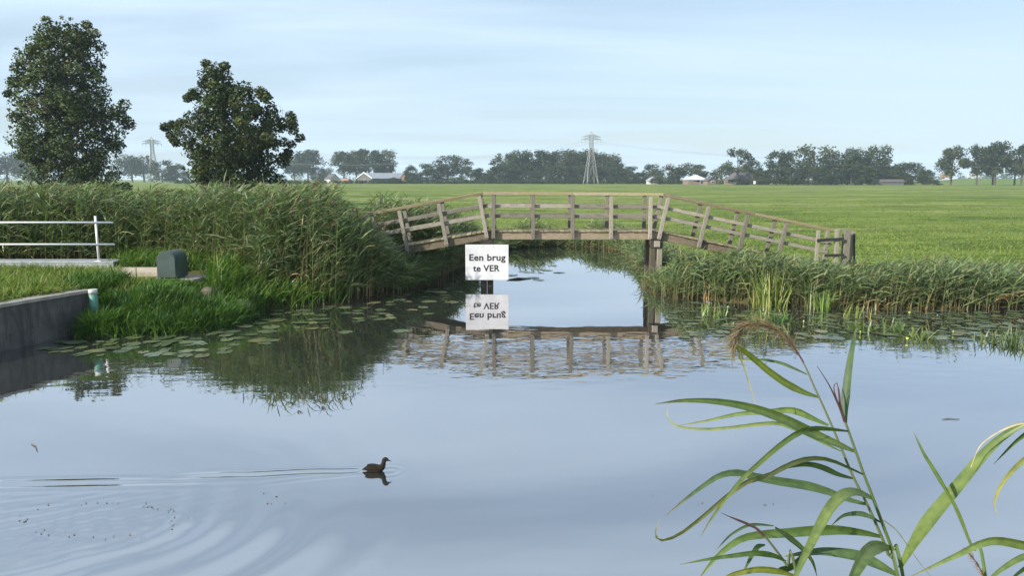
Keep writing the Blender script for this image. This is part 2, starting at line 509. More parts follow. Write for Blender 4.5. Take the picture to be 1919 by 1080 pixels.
gx = axis(-3500, 3500, -15, 22, 0.22)
gy = axis(-60, 4200, 0, 37, 0.22)
def gcol(X, Y, Z):
    d = shore(X, Y)
    mud = np.clip(0.8 * smooth(0.7, 0.1, d) + 0.75 * smooth(-3.0, -4.5, X) * smooth(17.5, 18.5, Y) * smooth(45, 30, Y), 0, 1)
    return np.stack([mud, mud * 0, mud * 0], -1)
ground = link('ground', grid_mesh('ground', gx, gy, height, gcol, M_ground))
tag(ground, 'flat green meadow and banks around the ditch', kind='structure')

# ---- water with the duck's wake and the rings it left behind
DUCK = P(706, 884, z=0)
RING = P(120, 962, z=0)
LINE_A = P(0, 908, z=0)
def water_z(X, Y):
    h = np.zeros_like(X)
    # rings
    dx, dy = X - RING.x, Y - RING.y
    r = np.hypot(dx, dy); a = np.arctan2(dy, dx)
    mod = 0.55 + 0.45 * np.sin(3.0 * a + 1.0) * np.sin(1.7 * r + 2 * a)
    win = smooth(0.7, 1.3, r) * smooth(3.5, 2.2, r) * smooth(1.15, -0.35, a) * smooth(-3.3, -2.6, a)
    h += 0.0085 * np.sin(2 * np.pi * (r + 0.05 * np.sin(5 * a)) / (0.20 + 0.055 * np.clip(r, 0, 3))) * win * mod
    # inner chop
    ch = (np.sin(X * 21 + 3 * np.sin(Y * 5)) * np.sin(Y * 37 + 2.2 * np.sin(X * 4.3)) + 0.7 * np.sin(X * 13 - Y * 29 + 1.7 * np.sin(X * 6.1)))
    h += 0.0008 * ch * smooth(1.9, 0.5, r) * smooth(1.2, -0.4, dy)
    # far edge of the rings: a few crisp long ripples
    e = (Y - LINE_A.y) - 0.045 * (X - LINE_A.x)
    h += 0.0042 * np.sin(2 * np.pi * e / 0.17) * np.exp(-(e / 0.17) ** 2) * smooth(LINE_A.x + 2.7, LINE_A.x + 0.9, X)
    # wake: two arms trailing to the left of the duck
    bx = DUCK.x - 0.1 - X; lat = Y - DUCK.y
    for s, amp in ((1, 0.0085), (-1, 0.0022)):
        cen = (0.045 + 0.0 * bx) - 0.10 * np.clip(bx, 0, 9) if s > 0 else -0.03 - 0.30 * np.clip(bx, 0, 9)
        q = lat - cen + 0.012 * np.sin(bx * 7.0)
        wdt = 0.05 + 0.018 * np.clip(bx, 0, 5)
        h += amp * np.sin(2 * np.pi * q / (wdt * 2.0)) * np.exp(-(q / wdt) ** 2) * smooth(0.0, 0.15, bx) * smooth(3.0 if s > 0 else 1.2, 0.4, bx)
    # bow wave
    rr = np.hypot(X - DUCK.x - 0.13, (Y - DUCK.y))
    h += 0.002 * np.sin(2 * np.pi * rr / 0.10) * np.exp(-(rr / 0.14) ** 2)
    return h
wx = axis(-60, 60, -6.2, 0.6, 0.030, 1.35)
wy = axis(2.0, 40, 5.0, 8.2, 0.026, 1.35)
water = link('water', grid_mesh('water', wx, wy, water_z, None, M_water))
tag(water, 'calm reflecting water of the broad ditch', kind='structure')

# ------------------------------------------------------------------ quay wall, walkway, railing, box
def prism(name, poly, z0, z1, mat, bevel=0.0):
    n = len(poly)
    V = [(p[0], p[1], z0) for p in poly] + [(p[0], p[1], z1) for p in poly]
    F = [tuple(range(n))[::-1], tuple(range(n, 2 * n))] + [(i, (i + 1) % n, n + (i + 1) % n, n + i) for i in range(n)]
    bm = bmesh.new()
    me = bpy.data.meshes.new(name)
    me.from_pydata(V, [], F)
    bm.from_mesh(me)
    bmesh.ops.recalc_face_normals(bm, faces=bm.faces)
    if bevel: bmesh.ops.bevel(bm, geom=list(bm.edges), offset=bevel, segments=2, affect='EDGES')
    bm.to_mesh(me); bm.free()
    me.materials.append(mat); me.update()
    return me

def v2(p): return (p.x, p.y)
qw = empty('quay_wall', (W0.x, W0.y, 0), 'low stained concrete quay wall beside the water', 'wall')
a, b = wall_start, wall_end
link('wall_face', prism('wall_face', [v2(a), v2(b), v2(b + wall_n * 0.30), v2(a + wall_n * 0.30)], -0.7, WALLZ - 0.06, M_quay, 0.01), None, qw, Matrix.Identity(4))
link('coping', prism('coping', [v2(a - wall_n * 0.02), v2(b - wall_n * 0.02), v2(b + wall_n * 0.33), v2(a + wall_n * 0.33)], WALLZ - 0.057, WALLZ + 0.005, M_concrete, 0.012), None, qw, Matrix.Identity(4))

RY = 19.5
deck_l, deck_r = P(-260, 490, Y=RY), P(216, 490, Y=RY)
wk = empty('walkway_beam', (deck_r.x, RY, 0.4), 'pale grey walkway beam beneath the white railing', 'walkway')
zt = deck_r.z
beam('top_plate', (deck_l.x, RY + 0.25, zt - 0.02), (deck_r.x, RY + 0.25, zt - 0.02), 0.7, 0.04, M_galv, wk)
beam('edge_beam', (deck_l.x, RY - 0.06, zt - 0.135), (deck_r.x, RY - 0.06, zt - 0.135), 0.07, 0.18, M_galv, wk)
for k in range(3):
    xk = deck_r.x - 0.35 - k * 2.6
    beam('support_leg', (xk, RY + 0.25, -0.2 if k else 0.3), (xk, RY + 0.25, zt - 0.045), 0.5, 0.14, M_concrete, wk)

rl = empty('white_railing', (deck_r.x - 0.4, RY, zt), 'white tubular railing with two rails above the walkway', 'railing')
p_top, p_bot = P(180, 405, Y=RY), P(184, 490, Y=RY)
px = (p_top.x + p_bot.x) / 2
for k in range(3):
    xx = px - k * 3.4
    link('post', tube_mesh('post', [(xx, RY, zt + 0.002), (xx, RY, p_top.z)], [0.03, 0.03], 10, M_white), None, rl, Matrix.Identity(4))
    link('foot_plate', prism('foot_plate', [(xx - .08, RY - .075), (xx + .08, RY - .075), (xx + .08, RY + .075), (xx - .08, RY + .075)], zt + 0.001, zt + 0.012, M_white), None, rl, Matrix.Identity(4))
for vv in (417, 458):
    q0, q1 = P(-260, vv, Y=RY), P(213 if vv == 417 else 216, vv, Y=RY)
    link('rail', tube_mesh('rail', [(q0.x, RY - 0.035, q0.z), (q1.x, RY - 0.035, q1.z)], [0.027, 0.027], 10, M_white), None, rl, Matrix.Identity(4))

# concrete pad, base block and the rounded housing
sl0 = P(262, 508, Y=18.6)
sl = link('concrete_slab', prism('concrete_slab', [(sl0.x - 1.0, 18.0), (sl0.x + .95, 18.15), (sl0.x + .9, 19.3), (sl0.x - .9, 19.2)], 0.50, 0.79, M_slab, 0.02))
tag(sl, 'sandy concrete slab left of the green metal housing', 'slab')
bx0, bx1 = P(287, 528, Y=17.4), P(374, 528, Y=17.4)
bl = link('concrete_plinth', prism('concrete_plinth', [(bx0.x, 17.35), (bx1.x - .05, 17.2), (bx1.x + .06, 18.05), (bx0.x + .1, 18.1)], 0.25, 0.735, M_concrete, 0.02))
tag(bl, 'grey concrete plinth carrying the green housing', 'plinth')
hb = empty('winch_housing', ((P(322, 520, Y=17.5)).x, 17.5, 0.74), 'dark green metal housing with rounded top on concrete plinth', 'housing')
def housing(wd, hh, ln, n=14):
    V = []
    prof = [(-wd / 2, 0), (-wd / 2, hh - wd / 2 * 0.9)]
    for k in range(1, n):
        t = math.pi * (1 - k / n); prof.append((wd / 2 * math.cos(t), hh - wd / 2 * 0.9 + wd / 2 * 0.9 * math.sin(t)))
    prof += [(wd / 2, hh - wd / 2 * 0.9), (wd / 2, 0)]
    m = len(prof)
    V = [(x, -ln / 2, z) for x, z in prof] + [(x, ln / 2, z) for x, z in prof]
    F = [tuple(range(m)), tuple(range(m, 2 * m))[::-1]] + [(i, m + i, m + (i + 1) % m, (i + 1) % m) for i in range(m)]
    return V, F
V, F = housing(0.46, 0.62, 0.52)
Mh = Matrix.Translation((hb.location.x, 17.55, 0.765)) @ Matrix.Rotation(R(-3), 4, 'Z')
me = py_mesh('cover', V, F, M_green_metal)
o = link('cover', me, None, hb, Mh)
V, F = housing(0.425, 0.592, 0.012)
link('front_panel', py_mesh('front_panel', V, F, M_green_metal), None, hb, Mh @ Matrix.Translation((0, -0.268, 0.012)))
V, F = housing(0.48, 0.63, 0.03)
link('rim', py_mesh('rim', V, F, M_green_metal), None, hb, Mh @ Matrix.Translation((0, 0.262, 0)))
for s in (-1, 1):
    link('foot', box_mesh(0.05, 0.4, 0.03, M_rust, 0.004), None, hb, Mh @ Matrix.Translation((0.17 * s, 0, -0.015)))

pp = P(175, 560, Y=14.75)
pipe = empty('drain_pipe', (pp.x, 14.75, 0.3), 'short green plastic pipe with white rim standing by quay corner', 'pipe')
link('pipe_body', tube_mesh('pipe_body', [(pp.x, 14.75, 0.15), (pp.x, 14.75, 0.80)], [0.078, 0.078], 18, M_pipe_green), None, pipe, Matrix.Identity(4))
link('rim_band', tube_mesh('rim_band', [(pp.x, 14.75, 0.78), (pp.x, 14.75, 0.87)], [0.084, 0.082], 18, M_pipe_white), None, pipe, Matrix.Identity(4))

def rock(name, loc, sx, sy, sz, seed, mat):
    bm = bmesh.new()
    bmesh.ops.create_icosphere(bm, subdivisions=3, radius=1)
    rr = random.Random(seed)
    ph = [rr.uniform(0, 6) for _ in range(6)]
    for v in bm.verts:
        c = v.co
        k = 1 + 0.13 * math.sin(3 * c.x + ph[0]) * math.sin(2.5 * c.y + ph[1]) + 0.08 * math.sin(5 * c.z + ph[2] + 2 * c.x)
        v.co = Vector((c.x * sx * k, c.y * sy * k, c.z * sz * k))
    for f in bm.faces: f.smooth = True
    me = bpy.data.meshes.new(name); bm.to_mesh(me); bm.free(); me.materials.append(mat)
    return link(name, me, None, None, Matrix.Translation(loc))
q = P(392, 542, Y=17.0)
tag(rock('boulder', (q.x, 17.0, 0.42), 0.30, 0.26, 0.17, 3, M_stone), 'brown boulder just right of the concrete plinth', 'boulder')
q = P(450, 572, Y=16.6)
tag(rock('boulder', (q.x, 16.6, 0.20), 0.22, 0.2, 0.16, 5, M_stone), 'small mossy stone at tip of the grassy point', 'boulder')
q0, q1 = P(226, 548, Y=16.3), P(288, 541, Y=16.3)
ed = beam('timber_edge', (q0.x, 16.3, 0.50), (q1.x + .1, 16.6, 0.50), 0.12, 0.28, M_rust)
tag(ed, 'dark brown timber edging below the turf, left of plinth', 'edging')

# ------------------------------------------------------------------ footbridge
BY, BW = 21.2, 1.0
BF = BY + BW
def B(u, v): return P(u, v, Y=BY)
kl, kr = B(905, 362.5), B(1243, 364.5)          # kinks of the handrail
el, er = B(676, 404), B(1572, 434)             # ends of the handrail
zdeck = B(1070, 432).z
drop = (kl.z + kr.z) / 2 - zdeck
bridge = empty('wooden_footbridge', ((kl.x + kr.x) / 2, BY + BW / 2, 0), 'weathered wooden footbridge with sloping ends across the ditch', 'footbridge')

# deck line: flat middle, sloping ends
dl = (el - kl).normalized(); dr = (er - kr).normalized()
nl = Vector((-dl.z, 0, dl.x)); nl = nl if nl.z > 0 else -nl
nr = Vector((-dr.z, 0, dr.x)); nr = nr if nr.z > 0 else -nr
KL, KR = Vector((kl.x + 0.10, 0, zdeck)), Vector((kr.x - 0.10, 0, zdeck))
EL = KL + dl * 3.75; ER = KR + dr * 5.0
def deck_segments(): return ((EL, KL, nl), (KL, KR, Vector((0, 0, 1))), (KR, ER, nr))
rj = random.Random(11)
for si, (p, q, nn) in enumerate(deck_segments()):
    d = (q - p); L = d.length; d.normalize()
    n = int(L / 0.145)
    for k in range(n):                               # the deck planks
        c = p + d * ((k + 0.5) * L / n) - nn * (0.022 + rj.uniform(0, 0.004))
        x = Vector((0, 1, 0)); y = d; z = nn
        M = Matrix((x, y, x.cross(y))).transposed().to_4x4()
        M.translation = Vector((c.x, BY + BW / 2 + rj.uniform(-.012, .012), c.z))
        link('deck_plank', box_mesh(BW - 0.11, 0.135, 0.045, M_wood_rail, 0.005), None, bridge, M)
    for yy in (BY + 0.15, BF - 0.15):              # edge beams below the planks
        off = -nn * 0.16
        beam('edge_beam', Vector((p.x, yy, p.z)) + off + d * 0.01, Vector((q.x, yy, q.z)) + off - d * 0.01, 0.09, 0.22, M_wood_beam, bridge)
def post(name, top, bot, yy, mat=M_wood, w=0.105):
    dz = (top - bot).normalized()
    a = Vector((top.x, yy, top.z)); c = Vector((bot.x, yy, bot.z)) + Vector((rj.uniform(-.008, .008), 0, 0))
    return beam(name, c, a, w * 0.85, w, mat, bridge)

BOLT = tube_mesh('bolt', [(0, 0, -.006), (0, 0, .006)], [.014, .011], 8, M_rust)
mid_x = [925, 999, 1073, 1145.5, 1219]
left_p = [((898, 371), (904, 445)), ((822, 385), (832, 457)), ((748, 398), (759, 470)), ((684, 409), (694, 480))]
right_p = [((1253, 373), (1245, 449)), ((1329, 388), (1317, 461)), ((1402, 403), (1390, 474)), ((1475, 418), (1462, 487))]
def handrail_z(x):
    if x < kl.x: return kl.z + (x - kl.x) * dl.z / dl.x
    if x > kr.x: return kr.z + (x - kr.x) * dr.z / dr.x
    return kl.z + (kr.z - kl.z) * (x - kl.x) / (kr.x - kl.x)
for yy, sgn in ((BY, -1), (BF, 1)):
    for u in mid_x:
        x = B(u, 400).x
        post('post', Vector((x, 0, handrail_z(x) - 0.035)), Vector((x, 0, zdeck - 0.235)), yy)
    for lst, nn in ((left_p, nl), (right_p, nr)):
        for (t, bt) in lst:
            tp, bp = B(*t), B(*bt)
            x = tp.x
            top = Vector((x, 0, handrail_z(x) - 0.035))
            post('post', top, top - nn * (drop + 0.19), yy)
    if sgn < 0:
        for o in [q for q in bridge.children if q.name.split('.')[0] == 'post' and 'bolted' not in q]:
            o['bolted'] = 1
            for f in (0.035, 0.13):
                L_ = o.data.vertices[0].co.x; l_ = max(v.co.x for v in o.data.vertices)
                bo = link('bolt', BOLT, None, bridge, None); bo.matrix_basis = o.matrix_basis @ Matrix.Translation((-l_ + f, -0.047, 0.015 if f < .1 else -0.01)) @ Matrix.Rotation(R(90), 4, 'X')
    # handrails: planks laid flat, each in its own lengths
    hy = yy + 0.02 * -sgn
    segs = [(el, kl), (kl, kr), (kr, er)]
    for si, (p, q) in enumerate(segs):
        p3, q3 = Vector((p.x, hy, p.z)), Vector((q.x, hy, q.z))
        m1 = p3.lerp(q3, 0.52 if si != 1 else 0.5)
        for (s0, s1) in ((p3, m1), (m1, q3)):
            dd = (s1 - s0).normalized() * 0.002
            beam('handrail', s0 + dd, s1 - dd, 0.165, 0.075, M_wood_rail, bridge)
    # two middle rails on the inside of the posts
    ry = yy - sgn * 0.085
    for fr in (0.345, 0.62):
        for si, (p, q) in enumerate(segs):
            nn = (nl, Vector((0, 0, 1)), nr)[si]
            p3, q3 = Vector((p.x, ry, p.z)) - nn * drop * fr, Vector((q.x, ry, q.z)) - nn * drop * fr
            dd = (q3 - p3).normalized()
            if si == 0: q3 = q3 + dd * 0.10; p3 = p3 + dd * 0.06
            if si == 2: p3 = p3 - dd * 0.10; q3 = q3 - dd * 0.1
            if si == 1: p3 = p3 + dd * 0.07; q3 = q3 - dd * 0.07
            m1 = p3.lerp(q3, 0.5)
            for (s0, s1) in ((p3, m1), (m1, q3)):
                dd2 = (s1 - s0).normalized() * 0.002
                beam('rail', s0 + dd2, s1 - dd2, 0.04, 0.095, M_wood, bridge)
# piles and cross-heads under both kinks
for xk, s in ((B(912, 500).x, -1), (B(1230, 500).x, 1)):
    for yy in (BY + 0.10, BF - 0.10):
        beam('pile', (xk + 0.09, yy, -0.9), (xk + 0.09, yy, zdeck - 0.50), 0.17, 0.15, M_wood if s > 0 else M_wood_dark, bridge, 0.012)  # right pair: lit and shaded pile told apart by wood colour
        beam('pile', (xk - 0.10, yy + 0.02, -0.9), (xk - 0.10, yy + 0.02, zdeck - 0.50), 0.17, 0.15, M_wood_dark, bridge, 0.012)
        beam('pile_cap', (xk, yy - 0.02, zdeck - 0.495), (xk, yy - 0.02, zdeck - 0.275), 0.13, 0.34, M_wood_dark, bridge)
    beam('cross_head', (xk, BY - 0.06, zdeck - 0.385), (xk, BF + 0.06, zdeck - 0.385), 0.16, 0.17, M_wood, bridge, 0.006, (1, 0, 0))
xk = B(756, 500).x
for yy in (BY + 0.1, BF - 0.1):
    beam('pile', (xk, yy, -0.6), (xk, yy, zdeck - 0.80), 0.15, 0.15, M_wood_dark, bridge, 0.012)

# the end posts with black strips on the right bank
ef = empty('end_fence', (B(1565, 470).x, BY - 0.25, 0.4), 'short upright posts with black rail at the right end of the footbridge', 'fence')
def epost(u0, v0, u1, v1, Y, w, mat=M_wood):
    t_, b_ = P(u0, v0, Y=Y), P(u1, v1, Y=Y)
    beam('post', (b_.x, Y, min(b_.z, 0.36)), (t_.x, Y, t_.z), w, w, mat, ef)
epost(1534, 432, 1529, 490, BY - 0.35, 0.09)
epost(1552, 431, 1543, 485, BY + 0.55, 0.10)
epost(1569, 430, 1567, 488, BY - 0.35, 0.10)
epost(1587, 431, 1584, 488, BY - 0.25, 0.17)
epost(1597, 434, 1594, 488, BY + 0.05, 0.15)
q0, q1 = P(1531, 451, Y=BY - 0.41), P(1582, 448, Y=BY - 0.41)
beam('black_rail', q0, q1, 0.03, 0.085, M_rubber, ef)
q0, q1 = P(1545, 479, Y=BY - 0.41), P(1582, 478, Y=BY - 0.41)
beam('black_rail', q0, q1, 0.03, 0.07, M_rubber, ef)
q0, q1 = P(1600, 437, Y=BY - 0.02), P(1603, 486, Y=BY - 0.02)
beam('black_board', q0, (q1.x, q1.y, 0.35), 0.09, 0.03, M_rubber, ef)

# ------------------------------------------------------------------ the sign below the bridge
SY = BY - 0.16
s0, s1 = P(872.5, 525, Y=SY), P(953, 458.5, Y=SY)
sg = empty('sign_board', ((s0.x + s1.x) / 2, SY, s0.z), 'white square sign reading Een brug te VER under the bridge', 'sign')
beam('board', (s0.x, SY, (s0.z + s1.z) / 2), (s1.x, SY, (s0.z + s1.z) / 2), 0.016, s1.z - s0.z, M_board, sg, 0.003)
def lettering(body, u, v, wpx, hpx):
    """letters as thin raised print, fitted to the size they have on the board"""
    c = bpy.data.curves.new('letters', 'FONT'); c.body = body
    c.align_x = 'CENTER'; c.offset = 0.025; c.extrude = 0.0; c.resolution_u = 4
    c.space_character = 1.04
    ob = bpy.data.objects.new('tmp', c); COL.objects.link(ob)
    dg = bpy.context.evaluated_depsgraph_get()
    me = bpy.data.meshes.new_from_object(ob.evaluated_get(dg))
    bpy.data.objects.remove(ob)
    co = np.zeros(len(me.vertices) * 3, np.float32); me.vertices.foreach_get('co', co); co = co.reshape(-1, 3)
    lo, hi = co.min(0), co.max(0)
    A, Z = P(u - wpx / 2, v, Y=SY), P(u + wpx / 2, v - hpx, Y=SY)
    sx = (Z.x - A.x) / (hi[0] - lo[0]); sz = (Z.z - A.z) / 0.729      # cap height of the face
    out = np.zeros_like(co)
    out[:, 0] = A.x + (co[:, 0] - lo[0]) * sx
    out[:, 1] = SY - 0.0115
    out[:, 2] = A.z + co[:, 1] * sz
    # one part for each letter
    par = list(range(len(out)))
    def find(i):
        while par[i] != i: par[i] = par[par[i]]; i = par[i]
        return i
    for e in me.edges: par[find(e.vertices[0])] = find(e.vertices[1])
    grp = {}
    for p in me.polygons: grp.setdefault(find(p.vertices[0]), []).append(tuple(p.vertices))
    for fs in sorted(grp.values(), key=lambda q: min(out[i][0] for f in q for i in f)):
        ids = sorted({i for f in fs for i in f}); mp = {i: k for k, i in enumerate(ids)}
        link('letter', py_mesh('letter', [tuple(map(float, out[i])) for i in ids], [tuple(mp[i] for i in f) for f in fs], M_black), None, sg, Matrix.Identity(4))
    bpy.data.meshes.remove(me)
lettering('Een brug', 913.5, 488.5, 68, 12.5)
lettering('te VER', 911.5, 508.5, 50, 12.0)
for u, v in ((905, 462), (925, 462)):
    p = P(u, v, Y=SY)
    link('bolt', tube_mesh('bolt', [(p.x, SY - 0.014, p.z), (p.x, SY - 0.008, p.z)], [0.014, 0.016], 8, M_galv), None, sg, Matrix.Identity(4))
p = P(915, 458, Y=SY)
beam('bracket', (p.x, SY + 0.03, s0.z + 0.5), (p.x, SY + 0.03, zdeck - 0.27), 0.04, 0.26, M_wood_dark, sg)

# ------------------------------------------------------------------ reeds and grasses
def strips(bag, base, az, elev, length, width, droop, segs, c0, c1, roll=None, taper=0.75, w0=0.6):
    """curved tapering blades; base (N,3), az/elev/length/width/droop (N,), colours (N,3) from foot to tip"""
    N = len(base)
    pos = base.copy(); dirx, diry = np.cos(az), np.sin(az)
    if roll is None: roll = np.zeros(N)
    rings, cols = [], []
    for k in range(segs + 1):
        t = k / segs
        e = elev - droop * t
        prof = (w0 + (1 - w0) * min(1, t * 4)) * (1 - t ** 2.2) ** taper + 0.03
        hw = width * 0.5 * prof
        # across the blade: horizontal, turned by roll about the blade's own line
        ax_, ay_ = -diry, dirx
        nx, ny, nz = -np.sin(e) * dirx, -np.sin(e) * diry, np.cos(e)
        wx_ = ax_ * np.cos(roll) + nx * np.sin(roll); wy_ = ay_ * np.cos(roll) + ny * np.sin(roll); wz_ = nz * np.sin(roll)
        wv = np.stack([wx_, wy_, wz_], -1) * hw[:, None]
        rings.append(pos - wv); rings.append(pos + wv)
        cc = c0 * (1 - t) + c1 * t
        cols.append(cc); cols.append(cc)
        if k < segs:
            e2 = elev - droop * (k + 0.5) / segs
            st_ = length / segs
            pos = pos + np.stack([np.cos(e2) * dirx * st_, np.cos(e2) * diry * st_, np.sin(e2) * st_], -1)
    V = np.stack(rings, 1)                        # N, 2(segs+1), 3
    C = np.stack(cols, 1)
    m = 2 * (segs + 1)
    f = np.array([[2 * k, 2 * k + 1, 2 * k + 3, 2 * k + 2] for k in range(segs)])
    F = (np.arange(N) * m)[:, None, None] + f[None]
    bag.add(V.reshape(-1, 3), F.reshape(-1, 4), C.reshape(-1, 3))

def pal(n, cols, w=None, jit=0.18):
    cols = np.array(cols); i = rng.choice(len(cols), n, p=w)
    return np.clip(cols[i] * rng.uniform(1 - jit, 1 + jit, (n, 1)) * rng.uniform(0.93, 1.07, (n, 3)), 0.002, 1)

REED = [(0.076, 0.122, 0.044), (0.108, 0.158, 0.058), (0.185, 0.225, 0.095), (0.056, 0.100, 0.044), (0.25, 0.24, 0.12)]
REEDW = [0.30, 0.32, 0.20, 0.14, 0.04]
STRAW = [(0.30, 0.20, 0.095), (0.22, 0.15, 0.075), (0.36, 0.27, 0.15), (0.10, 0.105, 0.04)]
def reeds(bag, pts, hts, nleaf=9, leaf=(0.28, 0.55), lw=0.022, wind=0.25, low_straw=0.45, plume=0.0):
    N = len(pts)
    z = height(pts[:, 0], pts[:, 1])
    base = np.stack([pts[:, 0], pts[:, 1], np.maximum(z, -0.1) - 0.03], -1)
    az = rng.normal(wind, 0.9, N)
    elev = R(90) - np.abs(rng.normal(0.07, 0.07, N)); droop = rng.uniform(0.02, 0.25, N)
    c_foot = pal(N, STRAW, [0.14, 0.20, 0.05, 0.61], 0.35); c_top = pal(N, REED, REEDW)
    dry = rng.uniform(0, 1, N) < 0.05
    c_top[dry] = pal(int(dry.sum()), [(0.34, 0.27, 0.16), (0.28, 0.21, 0.12)]) if dry.any() else c_top[dry]
    segs = 4
    strips(bag, base, az, elev, hts, np.full(N, 0.016), droop, segs, c_foot, c_top, rng.uniform(-1.5, 1.5, N), 0.35, 1.0)
    strips(bag, base, az, elev, hts, np.full(N, 0.016), droop, segs, c_foot, c_top, rng.uniform(-1.5, 1.5, N) + 1.57, 0.35, 1.0)
    # the line of each stem, for hanging the leaves on
    def along(t):
        p = base.copy(); ns = 8
        for k in range(ns):
            e = elev - droop * t * (k + 0.5) / ns
            p += np.stack([np.cos(e) * np.cos(az), np.cos(e) * np.sin(az), np.sin(e)], -1) * (hts * t / ns)[:, None]
        return p
    for k in range(nleaf):
        t = np.clip(0.16 + 0.84 * (k + rng.uniform(0, 1, N)) / nleaf, 0, 1)
        p = along(t)
        la = rng.normal(wind, 0.85, N) + np.pi * (rng.uniform(0, 1, N) < 0.30)
        le = rng.uniform(0.45, 1.2, N)
        ll = rng.uniform(*leaf, N) * (0.75 + 0.35 * np.sin(np.pi * t))
        dr = rng.uniform(0.2, 1.5, N)
        cc = pal(N, REED, REEDW)
        pt_ = 0.5 + 0.5 * np.sin(pts[:, 0] * 2.3 + 1.2 * np.sin(pts[:, 0] * 0.9)) 
        dead = rng.uniform(0, 1, N) < low_straw * 1.6 * pt_ ** 2 * np.clip(1.15 - 2.4 * t, 0, 1)
        cc[dead] = pal(int(dead.sum()), STRAW) if dead.any() else cc[dead]
        tip = np.where(rng.uniform(0, 1, (N, 1)) < 0.1, np.array([[0.22, 0.19, 0.09]]), cc * 1.1)
        strips(bag, p, la, le, ll, lw * rng.uniform(0.7, 1.25, N), dr, 3, cc, tip, rng.uniform(-0.9, 0.9, N), 0.8, 0.55)
    if plume > 0:
        s = rng.uniform(0, 1, N) < plume
        p = along(np.ones(N))[s]; n2 = len(p)
        for k in range(7):
            strips(bag, p + rng.normal(0, 0.012, (n2, 3)), rng.normal(wind, 0.9, n2), rng.uniform(0.5, 1.4, n2), rng.uniform(0.12, 0.24, n2), np.full(n2, 0.022),
                   rng.uniform(0.5, 1.8, n2), 2, pal(n2, [(0.13, 0.085, 0.06), (0.17, 0.12, 0.08)]), pal(n2, [(0.17, 0.12, 0.08)]), rng.uniform(-1, 1, n2))

GRASS = [(0.075, 0.150, 0.022), (0.105, 0.180, 0.028), (0.055, 0.115, 0.022), (0.16, 0.20, 0.045)]
def grass(bag, pts, hlo, hhi, blades=6, w=0.012, spread=0.05, cols=GRASS, colw=None, zoff=0.0, droop=(0.3, 1.5)):
    n = len(pts)
    P_ = np.repeat(pts, blades, 0) + rng.normal(0, spread, (n * blades, 2))
    z = height(P_[:, 0], P_[:, 1]) - 0.02 + zoff
    N = len(P_)
    keep = z > -0.08
    P_, z = P_[keep], z[keep]; N = len(P_)
    base = np.stack([P_[:, 0], P_[:, 1], z], -1)
    c0 = pal(N, cols, colw); c1 = c0 * rng.uniform(1.0, 1.35, (N, 1))
    strips(bag, base, rng.normal(0.4, 1.7, N), rng.uniform(1.05, 1.55, N), rng.uniform(hlo, hhi, N), w * rng.uniform(0.7, 1.3, N),
           rng.uniform(*droop, N), 3, c0, c1, rng.uniform(-0.7, 0.7, N), 0.8, 0.7)

def scatter(n, x0, x1, y0, y1, ok, tries=30):
    out = []; tot = 0
    for _ in range(tries):
        x = rng.uniform(x0, x1, n * 2); y = rng.uniform(y0, y1, n * 2)
        d = shore(x, y); k = ok(x, y, d)
        out.append(np.stack([x[k], y[k]], -1)); tot += int(k.sum())
        if tot >= n: break
    return np.concatenate(out)[:n]

def px_u(x, y): return CX + FPX * x / (y * ct + 2.0 * st)

def on_quay(x, y):
    return (x - wc0.x) * wall_n.x + (y - wc0.y) * wall_n.y
# --- big reed bed left of the bridge
bag = Bag()
def left_front(u):
    return np.where(u < 300, 20.6, np.where(u < 470, 20.6 - (u - 300) / 170 * 2.2, 18.0))
def left_ok(x, y, d):
    u = px_u(x, y)
    front = left_front(u)
    return (d > 0.02) & (y > front) & (rng.uniform(0, 1, len(x)) < np.exp(-np.clip(y - front - 0.8, 0, 40) / 3.2)) & (u < 905)
pts = np.concatenate([scatter(6200, -20, -0.5, 17.5, 33, left_ok), scatter(1100, -4.6, -0.8, 18.5, 29, lambda x, y, d: (d > 0.0) & (d < 1.6) & (px_u(x, y) < 900))])
u = px_u(pts[:, 0], pts[:, 1])
top_px = np.interp(u, [-200, 0, 150, 330, 470, 560, 610, 640, 665, 690, 720, 745, 770, 820, 900], [338, 338, 344, 352, 342, 338, 350, 372, 402, 424, 456, 480, 492, 500, 500])
top_px = top_px + 9 * np.sin(u * 0.045) * np.sin(u * 0.017 + 1) + np.where(rng.uniform(0, 1, len(u)) < 0.10, -rng.uniform(0, 16, len(u)), 0) + 3
ztop = CAMH - (top_px - HOR) * (pts[:, 1]) / FPX
hh = (ztop - np.maximum(height(pts[:, 0], pts[:, 1]), 0)) * rng.uniform(0.72, 1.0, len(pts))
behind = (pts[:, 1] > BF) & (u > 690)
hh = np.where(behind, rng.uniform(0.75, 1.0, len(pts)) * np.interp(u, [690, 800, 880, 905], [1.95, 1.8, 1.35, 0.9]), hh)
under = (pts[:, 1] > BY - 0.45) & (pts[:, 1] < BF + 0.3) & (pts[:, 0] > -4.5)
hh = np.where(under, rng.uniform(0.35, 0.85, len(pts)), hh); behind = behind | under
nf = left_front(u)
edge = np.clip((pts[:, 1] - nf), 0, 3)
hh = np.where(~behind, hh * np.clip(rng.uniform(0.45, 1.1, len(pts)) + edge * 0.45, 0.3, 1.0), hh)
reeds(bag, pts, np.clip(hh, 0.5, 2.7), 13, (0.30, 0.62), 0.030, 0.0, 0.16, 0.10)
o = link('reed_bed', bag.mesh('reed_bed', M_reed))
tag(o, 'tall green reed bed left of the footbridge', 'reeds', kind='stuff')

